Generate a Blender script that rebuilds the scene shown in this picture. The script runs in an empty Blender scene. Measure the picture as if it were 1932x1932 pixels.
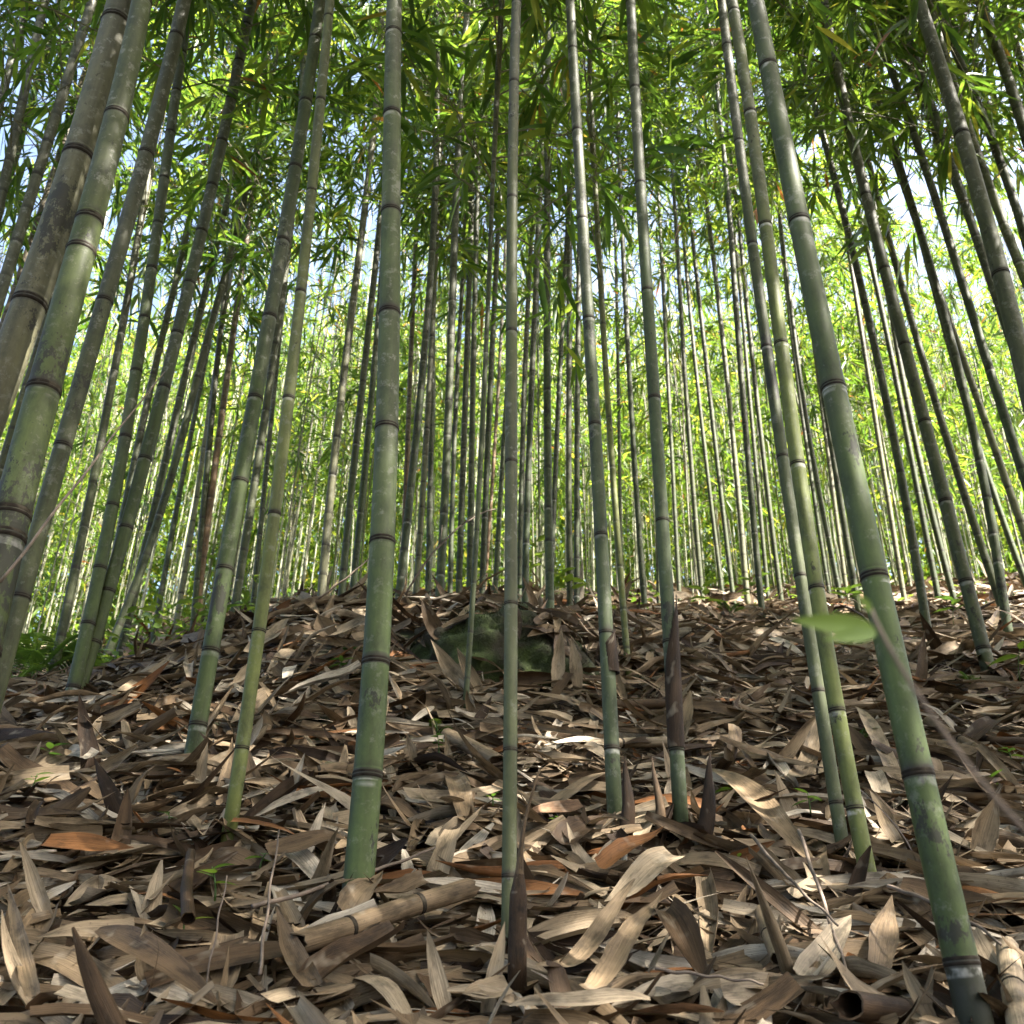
import bpy, math, random
import numpy as np

sc = bpy.context.scene
C = sc.collection
R = math.radians
# ------------------------------------------------------------------ camera, sky, sun, exposure
PITCH = 29.0
cam_d = bpy.data.cameras.new('camera'); cam = bpy.data.objects.new('camera', cam_d); C.objects.link(cam)
cam_d.sensor_width = 36; cam_d.lens = 36.0
cam_d.clip_start = 0.02; cam_d.clip_end = 500
cam.location = (0, 0, 0); cam.rotation_euler = (R(90 + PITCH), 0, 0)
cam_d.dof.use_dof = True; cam_d.dof.focus_distance = 1.7; cam_d.dof.aperture_fstop = 15
sc.camera = cam

SUN_EL, SUN_AZ = 53.0, 117.0          # azimuth measured clockwise from +Y (the view direction)
w = bpy.data.worlds.new('World'); sc.world = w; w.use_nodes = True
nt = w.node_tree
sky = nt.nodes.new('ShaderNodeTexSky'); sky.sky_type = 'NISHITA'; sky.sun_disc = False
sky.air_density = 1.0; sky.dust_density = 5.0; sky.ozone_density = 0.6
sky.sun_elevation = R(SUN_EL); sky.sun_rotation = R(SUN_AZ)
nt.links.new(sky.outputs[0], nt.nodes['Background'].inputs[0])
nt.nodes['Background'].inputs[1].default_value = 0.085
sl = bpy.data.lights.new('sun', 'SUN'); so = bpy.data.objects.new('sun', sl); C.objects.link(so)
sl.energy = 5.0; sl.angle = R(0.5); sl.color = (1.0, 0.94, 0.84)
so.rotation_euler = (R(90 - SUN_EL), 0, R(180 - SUN_AZ + 0)) 
sd = np.array([math.sin(R(SUN_AZ)) * math.cos(R(SUN_EL)), math.cos(R(SUN_AZ)) * math.cos(R(SUN_EL)), math.sin(R(SUN_EL))])
import mathutils
so.rotation_euler = mathutils.Vector(sd).to_track_quat('Z', 'Y').to_euler()
sc.view_settings.view_transform = 'Standard'; sc.view_settings.look = 'None'
sc.view_settings.gamma = 1.0
sc.view_settings.exposure = 3.1
sc.render.engine = 'CYCLES'
cy = sc.cycles
cy.max_bounces = 6; cy.diffuse_bounces = 4; cy.glossy_bounces = 2; cy.transmission_bounces = 4
cy.transparent_max_bounces = 4; cy.caustics_reflective = False; cy.caustics_refractive = False
cy.sample_clamp_indirect = 6.0
cy.use_denoising = True
try: cy.denoiser = 'OPENIMAGEDENOISE'; cy.denoising_prefilter = 'ACCURATE'
except Exception: pass

# ------------------------------------------------------------------ projection helpers (1932 px frame of the photograph)
W = 1932.0; cp, sp_ = math.cos(R(PITCH)), math.sin(R(PITCH))
def ray(u, v):
    a = (u - 966) / W; b = (966 - v) / W
    return np.array([a, cp - b * sp_, sp_ + b * cp])          # depth along the axis = 1
def on_plane(u, v, Y):
    d = ray(u, v); return d * (Y / d[1])
def project(p):
    p = np.asarray(p); dep = p[..., 1] * cp + p[..., 2] * sp_
    return 966 + W * p[..., 0] / dep, 966 - W * (-p[..., 1] * sp_ + p[..., 2] * cp) / dep, dep

# ------------------------------------------------------------------ ground height
TU = np.array([-300, 0, 150, 300, 450, 600, 900, 1050, 1200, 1500, 1932, 2300.])
TY = np.array([1.0, 1.35, 1.65, 2.0, 2.35, 2.9, 3.5, 5.0, 9.0])
TV = np.array([
 # -300   0   150   300   450   600   900  1050  1200  1500  1932  2300
 [1945, 1945, 1940, 1935, 1935, 1932, 1932, 1932, 1935, 1935, 1940, 1945],
 [1710, 1706, 1704, 1702, 1702, 1704, 1704, 1704, 1704, 1706, 1710, 1715],
 [1565, 1560, 1560, 1556, 1552, 1556, 1556, 1560, 1562, 1570, 1575, 1580],
 [1440, 1435, 1432, 1428, 1424, 1420, 1424, 1432, 1440, 1450, 1455, 1460],
 [1350, 1342, 1332, 1310, 1296, 1284, 1286, 1310, 1335, 1350, 1355, 1360],
 [1305, 1292, 1272, 1226, 1172, 1138, 1134, 1168, 1228, 1262, 1258, 1255],
 [1315, 1300, 1276, 1236, 1182, 1142, 1140, 1160, 1186, 1212, 1200, 1195],
 [1305, 1290, 1266, 1226, 1180, 1152, 1146, 1150, 1154, 1150, 1130, 1120],
 [1255, 1240, 1216, 1180, 1145, 1126, 1116, 1116, 1116, 1106, 1090, 1085]], float)
def ground(X, Y):
    X = np.asarray(X, float); Y = np.asarray(Y, float)
    X, Y = np.broadcast_arrays(X, Y)
    Yc = np.clip(Y, 1.0, 9.0); Z = Yc * 0.35
    Xs = X * Yc / np.maximum(Y, 1.0) if True else X
    for _ in range(5):
        u = np.clip(966 + W * Xs / (Yc * cp + Z * sp_), TU[0], TU[-1])
        i = np.clip(np.searchsorted(TU, u) - 1, 0, len(TU) - 2); fu = (u - TU[i]) / (TU[i + 1] - TU[i])
        fu = fu * fu * (3 - 2 * fu)
        j = np.clip(np.searchsorted(TY, Yc) - 1, 0, len(TY) - 2); fy = (Yc - TY[j]) / (TY[j + 1] - TY[j])
        v = (TV[j, i] * (1 - fu) + TV[j, i + 1] * fu) * (1 - fy) + (TV[j + 1, i] * (1 - fu) + TV[j + 1, i + 1] * fu) * fy
        Z = Yc * np.tan(R(PITCH) + np.arctan((966 - v) / W))
    Z = Z - np.where(Y < 1, np.minimum(1 - Y, 12) * 0.47, 0)
    e = np.maximum(Y - 9, 0)
    Z = Z + 0.6 * (1 - np.exp(-e / 2)) - 0.02 * np.maximum(Y - 12, 0)
    k = np.clip(Y / 4, 0.5, 2.5)
    Z = Z + k * (0.010 * np.sin(7.1 * X + 2.3 * Y + .5) * np.sin(6.3 * Y - 1.7 * X) + 0.006 * np.sin(17.3 * X - 3 * Y) * np.sin(15.1 * Y + 4 * X + 1))
    return Z
def hit(u, v):
    d = ray(u, v); t = np.linspace(0.5, 14, 5400)
    P = d[None] * t[:, None]
    below = P[:, 2] < ground(P[:, 0], P[:, 1])
    k = int(np.argmax(below)) if below.any() else len(t) - 1
    return P[k]

# ------------------------------------------------------------------ mesh helpers
def mesh_np(name, V, faces, mats, attrs=None, smooth=True, mat_idx=None):
    """faces: list of integer arrays, each (n, k)"""
    me = bpy.data.meshes.new(name)
    V = np.asarray(V, np.float32)
    me.vertices.add(len(V)); me.vertices.foreach_set('co', V.ravel())
    loops = np.concatenate([f.ravel() for f in faces]).astype(np.int32)
    sizes = np.concatenate([np.full(len(f), f.shape[1], np.int32) for f in faces])
    starts = np.concatenate([[0], np.cumsum(sizes)[:-1]]).astype(np.int32)
    me.loops.add(len(loops)); me.loops.foreach_set('vertex_index', loops)
    me.polygons.add(len(sizes)); me.polygons.foreach_set('loop_start', starts); me.polygons.foreach_set('loop_total', sizes)
    if mat_idx is not None: me.polygons.foreach_set('material_index', np.asarray(mat_idx, np.int32))
    me.polygons.foreach_set('use_smooth', np.full(len(sizes), smooth))
    for m in (mats if isinstance(mats, (list, tuple)) else [mats]): me.materials.append(m)
    for k, a in (attrs or {}).items():
        a = np.asarray(a, np.float32)
        if a.ndim == 2:
            at = me.attributes.new(k, 'FLOAT_VECTOR', 'POINT'); at.data.foreach_set('vector', a.ravel())
        else:
            at = me.attributes.new(k, 'FLOAT', 'POINT'); at.data.foreach_set('value', a)
    me.update(calc_edges=True); me.validate()
    return me
def obj(name, me, parent=None, loc=(0, 0, 0), rot=None):
    o = bpy.data.objects.new(name, me); C.objects.link(o); o.parent = parent; o.location = loc
    if rot: o.rotation_euler = rot
    return o
def tag(o, label=None, cat=None, group=None, kind=None):
    if label: o['label'] = label
    if cat: o['category'] = cat
    if group: o['group'] = group
    if kind: o['kind'] = kind
    return o
def thing(name, loc, label, cat, group=None):
    o = bpy.data.objects.new(name, None); C.objects.link(o); o.location = loc; o.empty_display_size = .05
    return tag(o, label, cat, group)
class MB:
    """collects arrays of verts / faces / attributes and makes one mesh"""
    def __init__(s): s.V = []; s.F = []; s.A = {}; s.n = 0; s.MI = []
    def add(s, V, faces, mi=0, **attrs):
        V = np.asarray(V, float)
        for f in faces: s.F.append(np.asarray(f) + s.n); s.MI.append(np.full(len(f), mi))
        s.V.append(V); s.n += len(V)
        for k, a in attrs.items(): s.A.setdefault(k, []).append(np.broadcast_to(np.asarray(a, float), (len(V),) + np.shape(a)[1:]) if np.ndim(a) else np.full(len(V), float(a)))
    def mesh(s, name, mats, smooth=True, off=None):
        V = np.concatenate(s.V)
        if off is not None: V = V - np.asarray(off)
        return mesh_np(name, V, s.F, mats, {k: np.concatenate(a) for k, a in s.A.items()}, smooth, np.concatenate(s.MI))
def frames(P):
    T = np.gradient(P, axis=0); T /= np.linalg.norm(T, axis=1)[:, None] + 1e-12
    ref = np.array([0.31, 0.87, 0.21]) if abs(T[0] @ np.array([.31, .87, .21])) < .85 else np.array([.9, -.1, .3])
    N = np.cross(T, ref); N /= np.linalg.norm(N, axis=1)[:, None]
    return T, N, np.cross(T, N)
def tube(P, r, n=8, caps=True):
    P = np.asarray(P, float); r = np.broadcast_to(np.asarray(r, float), (len(P),))
    T, N, B = frames(P); a = np.linspace(0, 2 * np.pi, n, endpoint=False)
    V = P[:, None] + r[:, None, None] * (np.cos(a)[None, :, None] * N[:, None] + np.sin(a)[None, :, None] * B[:, None])
    V = V.reshape(-1, 3); m = len(P)
    i = np.arange(m - 1)[:, None] * n; k = np.arange(n)[None]; k2 = (k + 1) % n
    Q = np.stack([i + k, i + k2, i + n + k2, i + n + k], -1).reshape(-1, 4)
    F = [Q]
    if caps: F += [np.arange(n)[::-1][None], (np.arange(n) + (m - 1) * n)[None]]
    return V, F

# ------------------------------------------------------------------ materials
def mat(name):
    m = bpy.data.materials.new(name); m.use_nodes = True; m.node_tree.nodes.clear()
    return m, m.node_tree.nodes, m.node_tree.links
def N(ns, t, **kw):
    n = ns.new('ShaderNode' + t)
    for k, v in kw.items():
        if k.startswith('i_'): n.inputs[k[2:].replace('_', ' ')].default_value = v
        else: setattr(n, k, v)
    return n
def ramp(ns, stops, interp='LINEAR'):
    n = ns.new('ShaderNodeValToRGB'); cr = n.color_ramp; cr.interpolation = interp
    while len(cr.elements) < len(stops): cr.elements.new(0.5)
    for e, (p, c) in zip(cr.elements, stops):
        e.position = p; e.color = (c[0], c[1], c[2], 1) if isinstance(c, (tuple, list)) else (c, c, c, 1)
    return n
def mixc(ns, ls, fac, a, b, mode='MIX'):
    n = ns.new('ShaderNodeMix'); n.data_type = 'RGBA'; n.blend_type = mode; n.clamp_factor = True
    for s, x in ((0, fac), (6, a), (7, b)):
        if hasattr(x, 'node') or isinstance(x, bpy.types.NodeSocket): ls.new(x, n.inputs[s])
        elif s == 0: n.inputs[0].default_value = x
        else: n.inputs[s].default_value = (x[0], x[1], x[2], 1)
    return n.outputs[2]
def math_(ns, ls, op, a, b=0.5, c=None, clamp=False):
    n = ns.new('ShaderNodeMath'); n.operation = op; n.use_clamp = clamp
    for i, x in enumerate((a, b) if c is None else (a, b, c)):
        if isinstance(x, bpy.types.NodeSocket): ls.new(x, n.inputs[i])
        else: n.inputs[i].default_value = x
    return n.outputs[0]
def attr(ns, name, typ='GEOMETRY'):
    n = ns.new('ShaderNodeAttribute'); n.attribute_name = name; n.attribute_type = typ; return n

def make_culm_mat():
    m, ns, ls = mat('bamboo_culm_skin')
    out = N(ns, 'OutputMaterial'); b = N(ns, 'BsdfPrincipled'); ls.new(b.outputs[0], out.inputs[0])
    oi = N(ns, 'ObjectInfo'); tc = N(ns, 'TexCoord')
    mp = N(ns, 'Mapping'); ls.new(tc.outputs['Object'], mp.inputs[0])
    add = N(ns, 'VectorMath', operation='ADD'); ls.new(tc.outputs['Object'], add.inputs[0])
    sc_ = N(ns, 'VectorMath', operation='SCALE'); ls.new(oi.outputs['Location'], sc_.inputs[0]); sc_.inputs['Scale'].default_value = 7.3
    ls.new(sc_.outputs[0], add.inputs[1]); co = add.outputs[0]
    def noise(scale, detail=3, vec=None, stretch=None, rough=.55):
        n = N(ns, 'TexNoise'); n.inputs['Scale'].default_value = scale; n.inputs['Detail'].default_value = detail; n.inputs['Roughness'].default_value = rough
        v = vec or co
        if stretch:
            q = N(ns, 'Mapping'); q.inputs['Scale'].default_value = stretch; ls.new(v, q.inputs[0]); v = q.outputs[0]
        ls.new(v, n.inputs['Vector']); return n.outputs['Fac']
    hg = attr(ns, 'hg').outputs['Fac']; nd = attr(ns, 'dark').outputs['Fac']; nw = attr(ns, 'white').outputs['Fac']
    big = noise(5.0, 3, stretch=(1, 1, .35))
    # green below, greyish mauve bloom higher up
    f = math_(ns, ls, 'MULTIPLY_ADD', big, 1.5, -0.85); f = math_(ns, ls, 'ADD', f, hg)
    fr = ramp(ns, [(0.22, 0.0), (0.66, 1.0)]); ls.new(f, fr.inputs[0])
    col = mixc(ns, ls, math_(ns, ls, 'MULTIPLY', fr.outputs[0], 0.56), oi.outputs['Color'], (0.098, 0.094, 0.074))
    # streaks along the fibres
    st = noise(60, 2, stretch=(1, 1, .03)); stq = ramp(ns, [(0.3, 0.72), (0.7, 1.18)]); ls.new(st, stq.inputs[0])
    col = mixc(ns, ls, 1.0, col, stq.outputs[0], 'MULTIPLY')
    md = noise(26, 5, stretch=(1, 1, .5), rough=.75); mq = ramp(ns, [(0.30, 0.45), (0.48, 0.92), (0.70, 1.28)]); ls.new(md, mq.inputs[0])
    col = mixc(ns, ls, 1.0, col, mq.outputs[0], 'MULTIPLY')
    # pale lichen specks
    li = noise(38, 5, rough=.75); lq = ramp(ns, [(0.55, 0.0), (0.64, .75)]); ls.new(li, lq.inputs[0])
    col = mixc(ns, ls, math_(ns, ls, 'MULTIPLY', lq.outputs[0], math_(ns, ls, 'MULTIPLY_ADD', fr.outputs[0], .6, .25)), col, (0.27, 0.265, 0.235))
    # sooty blotches
    so_ = noise(22, 5, stretch=(1, 1, .55), rough=.8); lo = noise(3.3, 1)
    sq = math_(ns, ls, 'MULTIPLY_ADD', lo, .5, -.25); sq = math_(ns, ls, 'ADD', so_, sq)
    sq = math_(ns, ls, 'MULTIPLY_ADD', attr(ns, 'soot').outputs['Fac'], .30, sq); sr = ramp(ns, [(0.625, 0.0), (0.67, .88)]); ls.new(sq, sr.inputs[0])
    col = mixc(ns, ls, sr.outputs[0], col, (0.022, 0.021, 0.016))
    # node: dark ring, white bloom below
    wn = noise(45, 3); wq = ramp(ns, [(0.42, 0.0), (0.60, 1.0)]); ls.new(wn, wq.inputs[0])
    col = mixc(ns, ls, math_(ns, ls, 'MULTIPLY', nw, wq.outputs[0], clamp=True), col, (0.42, 0.41, 0.38))
    dq = ramp(ns, [(0.28, 0.55), (0.55, 1.0)]); ls.new(wn, dq.inputs[0])
    col = mixc(ns, ls, math_(ns, ls, 'MULTIPLY', nd, dq.outputs[0], clamp=True), col, (0.026, 0.022, 0.017))
    ls.new(col, b.inputs['Base Color'])
    rr = ramp(ns, [(0.3, .52), (0.7, .7)]); ls.new(md, rr.inputs[0]); ls.new(rr.outputs[0], b.inputs['Roughness'])
    b.inputs['Specular IOR Level'].default_value = .22
    bp = N(ns, 'Bump'); bp.inputs['Strength'].default_value = .25; bp.inputs['Distance'].default_value = .002
    ls.new(math_(ns, ls, 'ADD', st, md), bp.inputs['Height']); ls.new(bp.outputs[0], b.inputs['Normal'])
    return m
def make_ring_mat():
    m, ns, ls = mat('node_scar')
    out = N(ns, 'OutputMaterial'); b = N(ns, 'BsdfPrincipled'); ls.new(b.outputs[0], out.inputs[0])
    tc = N(ns, 'TexCoord'); n = N(ns, 'TexNoise'); n.inputs['Scale'].default_value = 60; n.inputs['Detail'].default_value = 4
    ls.new(tc.outputs['Object'], n.inputs['Vector'])
    r = ramp(ns, [(0.3, (.010, .008, .006)), (0.58, (.024, .019, .014)), (0.78, (.07, .06, .042))]); ls.new(n.outputs['Fac'], r.inputs[0])
    ls.new(r.outputs[0], b.inputs['Base Color']); b.inputs['Roughness'].default_value = .75; b.inputs['Specular IOR Level'].default_value = .08
    return m
def make_leaf_mat(name, stops, trans, tmul, rough=.42):
    m, ns, ls = mat(name)
    out = N(ns, 'OutputMaterial'); b = N(ns, 'BsdfPrincipled'); t = N(ns, 'BsdfTranslucent'); mx = N(ns, 'MixShader')
    a = attr(ns, 'rnd').outputs['Fac']; oi = N(ns, 'ObjectInfo')
    f = math_(ns, ls, 'MULTIPLY_ADD', oi.outputs['Random'], .16, -.08); f = math_(ns, ls, 'ADD', f, a)
    r = ramp(ns, stops); ls.new(f, r.inputs[0])
    ls.new(r.outputs[0], b.inputs['Base Color']); b.inputs['Roughness'].default_value = rough; b.inputs['Specular IOR Level'].default_value = .35
    tcn = mixc(ns, ls, 1.0, r.outputs[0], tmul, 'MULTIPLY'); ls.new(tcn, t.inputs[0])
    mx.inputs[0].default_value = trans; ls.new(b.outputs[0], mx.inputs[1]); ls.new(t.outputs[0], mx.inputs[2]); ls.new(mx.outputs[0], out.inputs[0])
    return m
def make_litter_mat(name, stops, trans=.12):
    m, ns, ls = mat(name)
    out = N(ns, 'OutputMaterial'); b = N(ns, 'BsdfPrincipled'); t = N(ns, 'BsdfTranslucent'); mx = N(ns, 'MixShader')
    a = attr(ns, 'rnd').outputs['Fac']; uv = attr(ns, 'uvw').outputs['Vector']
    r = ramp(ns, stops); ls.new(a, r.inputs[0]); col = r.outputs[0]
    def noise(scale, stretch, detail=3, rough=.6):
        q = N(ns, 'Mapping'); q.inputs['Scale'].default_value = stretch; ls.new(uv, q.inputs[0])
        n = N(ns, 'TexNoise'); n.inputs['Scale'].default_value = scale; n.inputs['Detail'].default_value = detail; n.inputs['Roughness'].default_value = rough
        ls.new(q.outputs[0], n.inputs['Vector']); return n.outputs['Fac']
    st = noise(1.0, (10, 620, 1), 3, .7); sq = ramp(ns, [(0.3, .60), (0.7, 1.25)]); ls.new(st, sq.inputs[0])
    col = mixc(ns, ls, 1.0, col, sq.outputs[0], 'MULTIPLY')
    bl = noise(1.0, (16, 40, 1), 4, .65); bq = ramp(ns, [(0.36, .38), (0.50, .95), (0.68, 1.22)]); ls.new(bl, bq.inputs[0])
    col = mixc(ns, ls, 1.0, col, bq.outputs[0], 'MULTIPLY')
    sp = noise(1.0, (130, 170, 1), 3, .7); pq = ramp(ns, [(0.62, 0.0), (0.70, .65)]); ls.new(sp, pq.inputs[0])
    col = mixc(ns, ls, pq.outputs[0], col, (.06, .042, .03))
    gr = noise(1.0, (24, 30, 1), 2); gq = ramp(ns, [(0.60, 0.0), (0.72, .35)]); ls.new(gr, gq.inputs[0])
    col = mixc(ns, ls, gq.outputs[0], col, (.34, .29, .22))
    ls.new(col, b.inputs['Base Color']); b.inputs['Roughness'].default_value = .6; b.inputs['Specular IOR Level'].default_value = .16
    bp = N(ns, 'Bump'); bp.inputs['Strength'].default_value = .5; bp.inputs['Distance'].default_value = .003
    ls.new(st, bp.inputs['Height']); ls.new(bp.outputs[0], b.inputs['Normal'])
    ls.new(col, t.inputs[0]); mx.inputs[0].default_value = trans
    ls.new(b.outputs[0], mx.inputs[1]); ls.new(t.outputs[0], mx.inputs[2]); ls.new(mx.outputs[0], out.inputs[0])
    return m
def make_ground_mat():
    m, ns, ls = mat('forest_soil')
    out = N(ns, 'OutputMaterial'); b = N(ns, 'BsdfPrincipled'); ls.new(b.outputs[0], out.inputs[0])
    tc = N(ns, 'TexCoord')
    n1 = N(ns, 'TexNoise'); n1.inputs['Scale'].default_value = 9; n1.inputs['Detail'].default_value = 8; n1.inputs['Roughness'].default_value = .7; ls.new(tc.outputs['Object'], n1.inputs['Vector'])
    n2 = N(ns, 'TexNoise'); n2.inputs['Scale'].default_value = 2.2; n2.inputs['Detail'].default_value = 3; ls.new(tc.outputs['Object'], n2.inputs['Vector'])
    r1 = ramp(ns, [(0.3, (.018, .012, .008)), (0.55, (.06, .042, .028)), (0.75, (.15, .115, .08))]); ls.new(n1.outputs['Fac'], r1.inputs[0])
    r2 = ramp(ns, [(0.52, 0.0), (0.62, .7)]); ls.new(n2.outputs['Fac'], r2.inputs[0])
    col = mixc(ns, ls, r2.outputs[0], r1.outputs[0], (.035, .05, .014))
    ls.new(col, b.inputs['Base Color']); b.inputs['Roughness'].default_value = .95
    bp = N(ns, 'Bump'); bp.inputs['Strength'].default_value = .8; bp.inputs['Distance'].default_value = .02
    ls.new(n1.outputs['Fac'], bp.inputs['Height']); ls.new(bp.outputs[0], b.inputs['Normal'])
    return m
def make_moss_mat():
    m, ns, ls = mat('moss')
    out = N(ns, 'OutputMaterial'); b = N(ns, 'BsdfPrincipled'); ls.new(b.outputs[0], out.inputs[0])
    tc = N(ns, 'TexCoord')
    n1 = N(ns, 'TexNoise'); n1.inputs['Scale'].default_value = 26; n1.inputs['Detail'].default_value = 8; n1.inputs['Roughness'].default_value = .75; ls.new(tc.outputs['Object'], n1.inputs['Vector'])
    n2 = N(ns, 'TexNoise'); n2.inputs['Scale'].default_value = 8; n2.inputs['Detail'].default_value = 3; ls.new(tc.outputs['Object'], n2.inputs['Vector'])
    r1 = ramp(ns, [(0.3, (.010, .014, .004)), (0.5, (.028, .042, .008)), (0.7, (.060, .085, .015))]); ls.new(n1.outputs['Fac'], r1.inputs[0])
    r2 = ramp(ns, [(0.44, 0.0), (0.58, .85)]); ls.new(n2.outputs['Fac'], r2.inputs[0])
    col = mixc(ns, ls, r2.outputs[0], r1.outputs[0], (.022, .015, .009))
    ls.new(col, b.inputs['Base Color']); b.inputs['Roughness'].default_value = .95
    bp = N(ns, 'Bump'); bp.inputs['Strength'].default_value = 1; bp.inputs['Distance'].default_value = .012
    ls.new(n1.outputs['Fac'], bp.inputs['Height']); ls.new(bp.outputs[0], b.inputs['Normal'])
    return m
def make_wood_mat(name, c0, c1):
    m, ns, ls = mat(name)
    out = N(ns, 'OutputMaterial'); b = N(ns, 'BsdfPrincipled'); ls.new(b.outputs[0], out.inputs[0])
    tc = N(ns, 'TexCoord'); n = N(ns, 'TexNoise'); n.inputs['Scale'].default_value = 45; n.inputs['Detail'].default_value = 5
    ls.new(tc.outputs['Object'], n.inputs['Vector'])
    r = ramp(ns, [(0.3, c0), (0.7, c1)]); ls.new(n.outputs['Fac'], r.inputs[0]); ls.new(r.outputs[0], b.inputs['Base Color'])
    b.inputs['Roughness'].default_value = .75
    return m
MC = make_culm_mat(); MR = make_ring_mat()
GREEN = [(0.0, (.020, .055, .010)), (0.40, (.052, .112, .018)), (0.72, (.10, .17, .026)), (0.90, (.15, .20, .034)), (0.965, (.23, .22, .045)), (0.99, (.21, .12, .04)), (1.0, (.16, .075, .03))]
ML = make_leaf_mat('bamboo_leaf', GREEN, .50, (2.5, 2.1, 1.3))
MS = make_leaf_mat('seedling_leaf', [(0.0, (.025, .07, .014)), (1.0, (.11, .17, .026))], .40, (1.9, 1.7, 1.1), .5)
LIT = [(0.0, (.022, .012, .006)), (0.25, (.072, .044, .023)), (0.5, (.178, .126, .074)), (0.72, (.29, .226, .150)), (0.85, (.31, .265, .205)), (0.93, (.40, .345, .27)), (0.955, (.19, .085, .03)), (1.0, (.17, .07, .024))]
MLIT = make_litter_mat('dry_sheath_skin', LIT)
MG = make_ground_mat(); MM = make_moss_mat()
MT = make_wood_mat('twig_bark', (.05, .035, .025), (.17, .125, .09))
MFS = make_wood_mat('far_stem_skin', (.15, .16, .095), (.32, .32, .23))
MBR = make_wood_mat('bamboo_branch_bark', (.07, .075, .035), (.16, .14, .08))

# ------------------------------------------------------------------ ground sheet
def axis(segs):
    return np.unique(np.concatenate([np.arange(a, b + 1e-6, s) for a, b, s in segs]).round(4))
gx = axis([(-90, -20, 10), (-20, -5, 1.0), (-5, -1.8, .2), (-1.8, 1.8, .04), (1.8, 5, .2), (5, 20, 1.0), (20, 90, 10)])
gy = axis([(-14, -2, 1.0), (-2, .5, .2), (.5, 3.6, .04), (3.6, 9, .15), (9, 20, .6), (20, 100, 5)])
GX, GY = np.meshgrid(gx, gy); GZ = ground(GX, GY)
nx, ny = len(gx), len(gy)
ii = (np.arange(ny - 1)[:, None] * nx + np.arange(nx - 1)[None]).ravel()
g = obj('ground', mesh_np('ground', np.stack([GX, GY, GZ - .072], -1).reshape(-1, 3), [np.stack([ii, ii + 1, ii + nx + 1, ii + nx], -1)], MG))
tag(g, kind='structure')

# ------------------------------------------------------------------ bamboo
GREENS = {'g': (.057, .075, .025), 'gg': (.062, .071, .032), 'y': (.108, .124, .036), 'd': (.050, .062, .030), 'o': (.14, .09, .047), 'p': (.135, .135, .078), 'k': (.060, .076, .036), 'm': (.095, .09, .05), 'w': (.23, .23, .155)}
def culm_mesh(axis_fn, rad_fn, z0, z1, nodes, sides, fine, off, soot=None):
    """axis_fn(z)->(x,y); rings packed round every node"""
    prof = ([(-4, 1, 0, 0), (-.95, 1, 0, .0), (-.70, 1, 0, .75), (-.34, 1, .0, 1), (-.24, 1.0, .8, .3), (-.08, 1.03, 1, 0), (.06, 1.04, 1, 0), (.2, 1.02, 1, .0), (.36, 1.03, .9, 0), (.6, 1.01, .5, 0), (.9, 1.0, .2, 0), (1.5, 1, .05, 0), (3.5, 1, 0, 0)] if fine else
            [(-1.2, 1, 0, .0), (-.6, 1, .2, .7), (0, 1.09, 1, .1), (.6, 1.02, .7, 0), (1.2, 1, 0, 0)])
    rings = [(z0, 1, .0, 0), (z1, .7, 0, 0)]
    for zn, kw, kd in nodes:
        r = rad_fn(zn)
        for dz, s, d, wv in prof:
            z = zn + dz * r
            if z0 < z < z1: rings.append((z, s, d * kd, wv * kw))
    if fine and soot: rings += [(z, 1, 0, 0) for z in np.arange(z0 + .01, z1, .018 if len(soot) > 1 else .06)]
    rings.sort(key=lambda t: t[0])
    zz = np.array([q[0] for q in rings]); s = np.array([q[1] for q in rings]); d = np.array([q[2] for q in rings]); wv = np.array([q[3] for q in rings])
    keep = np.concatenate([[True], np.diff(zz) > 4e-4]); zz, s, d, wv = zz[keep], s[keep], d[keep], wv[keep]
    P = np.array([[*axis_fn(z), z] for z in zz])
    V, F = tube(P, s * np.array([rad_fn(z) for z in zz]), sides)
    hg = np.clip((zz - z0) / 2.6, 0, 1.2); st = np.interp(zz, *soot) if soot and len(soot) > 1 else 0 * zz
    return mesh_np('culm', V - np.asarray(off), F, MC, {'dark': np.repeat(d, sides), 'white': np.repeat(wv, sides), 'hg': np.repeat(hg, sides), 'soot': np.repeat(st, sides)})
def ring_mesh(c, tdir, r, sides=20):
    prof = [(-.20, .995), (-.12, 1.035), (-.02, 1.07), (.06, 1.03), (.13, 1.028), (.24, 1.055), (.36, .995)]
    P = np.array([np.asarray(tdir) * dz * r for dz, s in prof]); 
    V, F = tube(P, [r * s for dz, s in prof], sides, caps=False)
    return mesh_np('node_ring', V, F, MR)

rng = np.random.default_rng(11)
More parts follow.
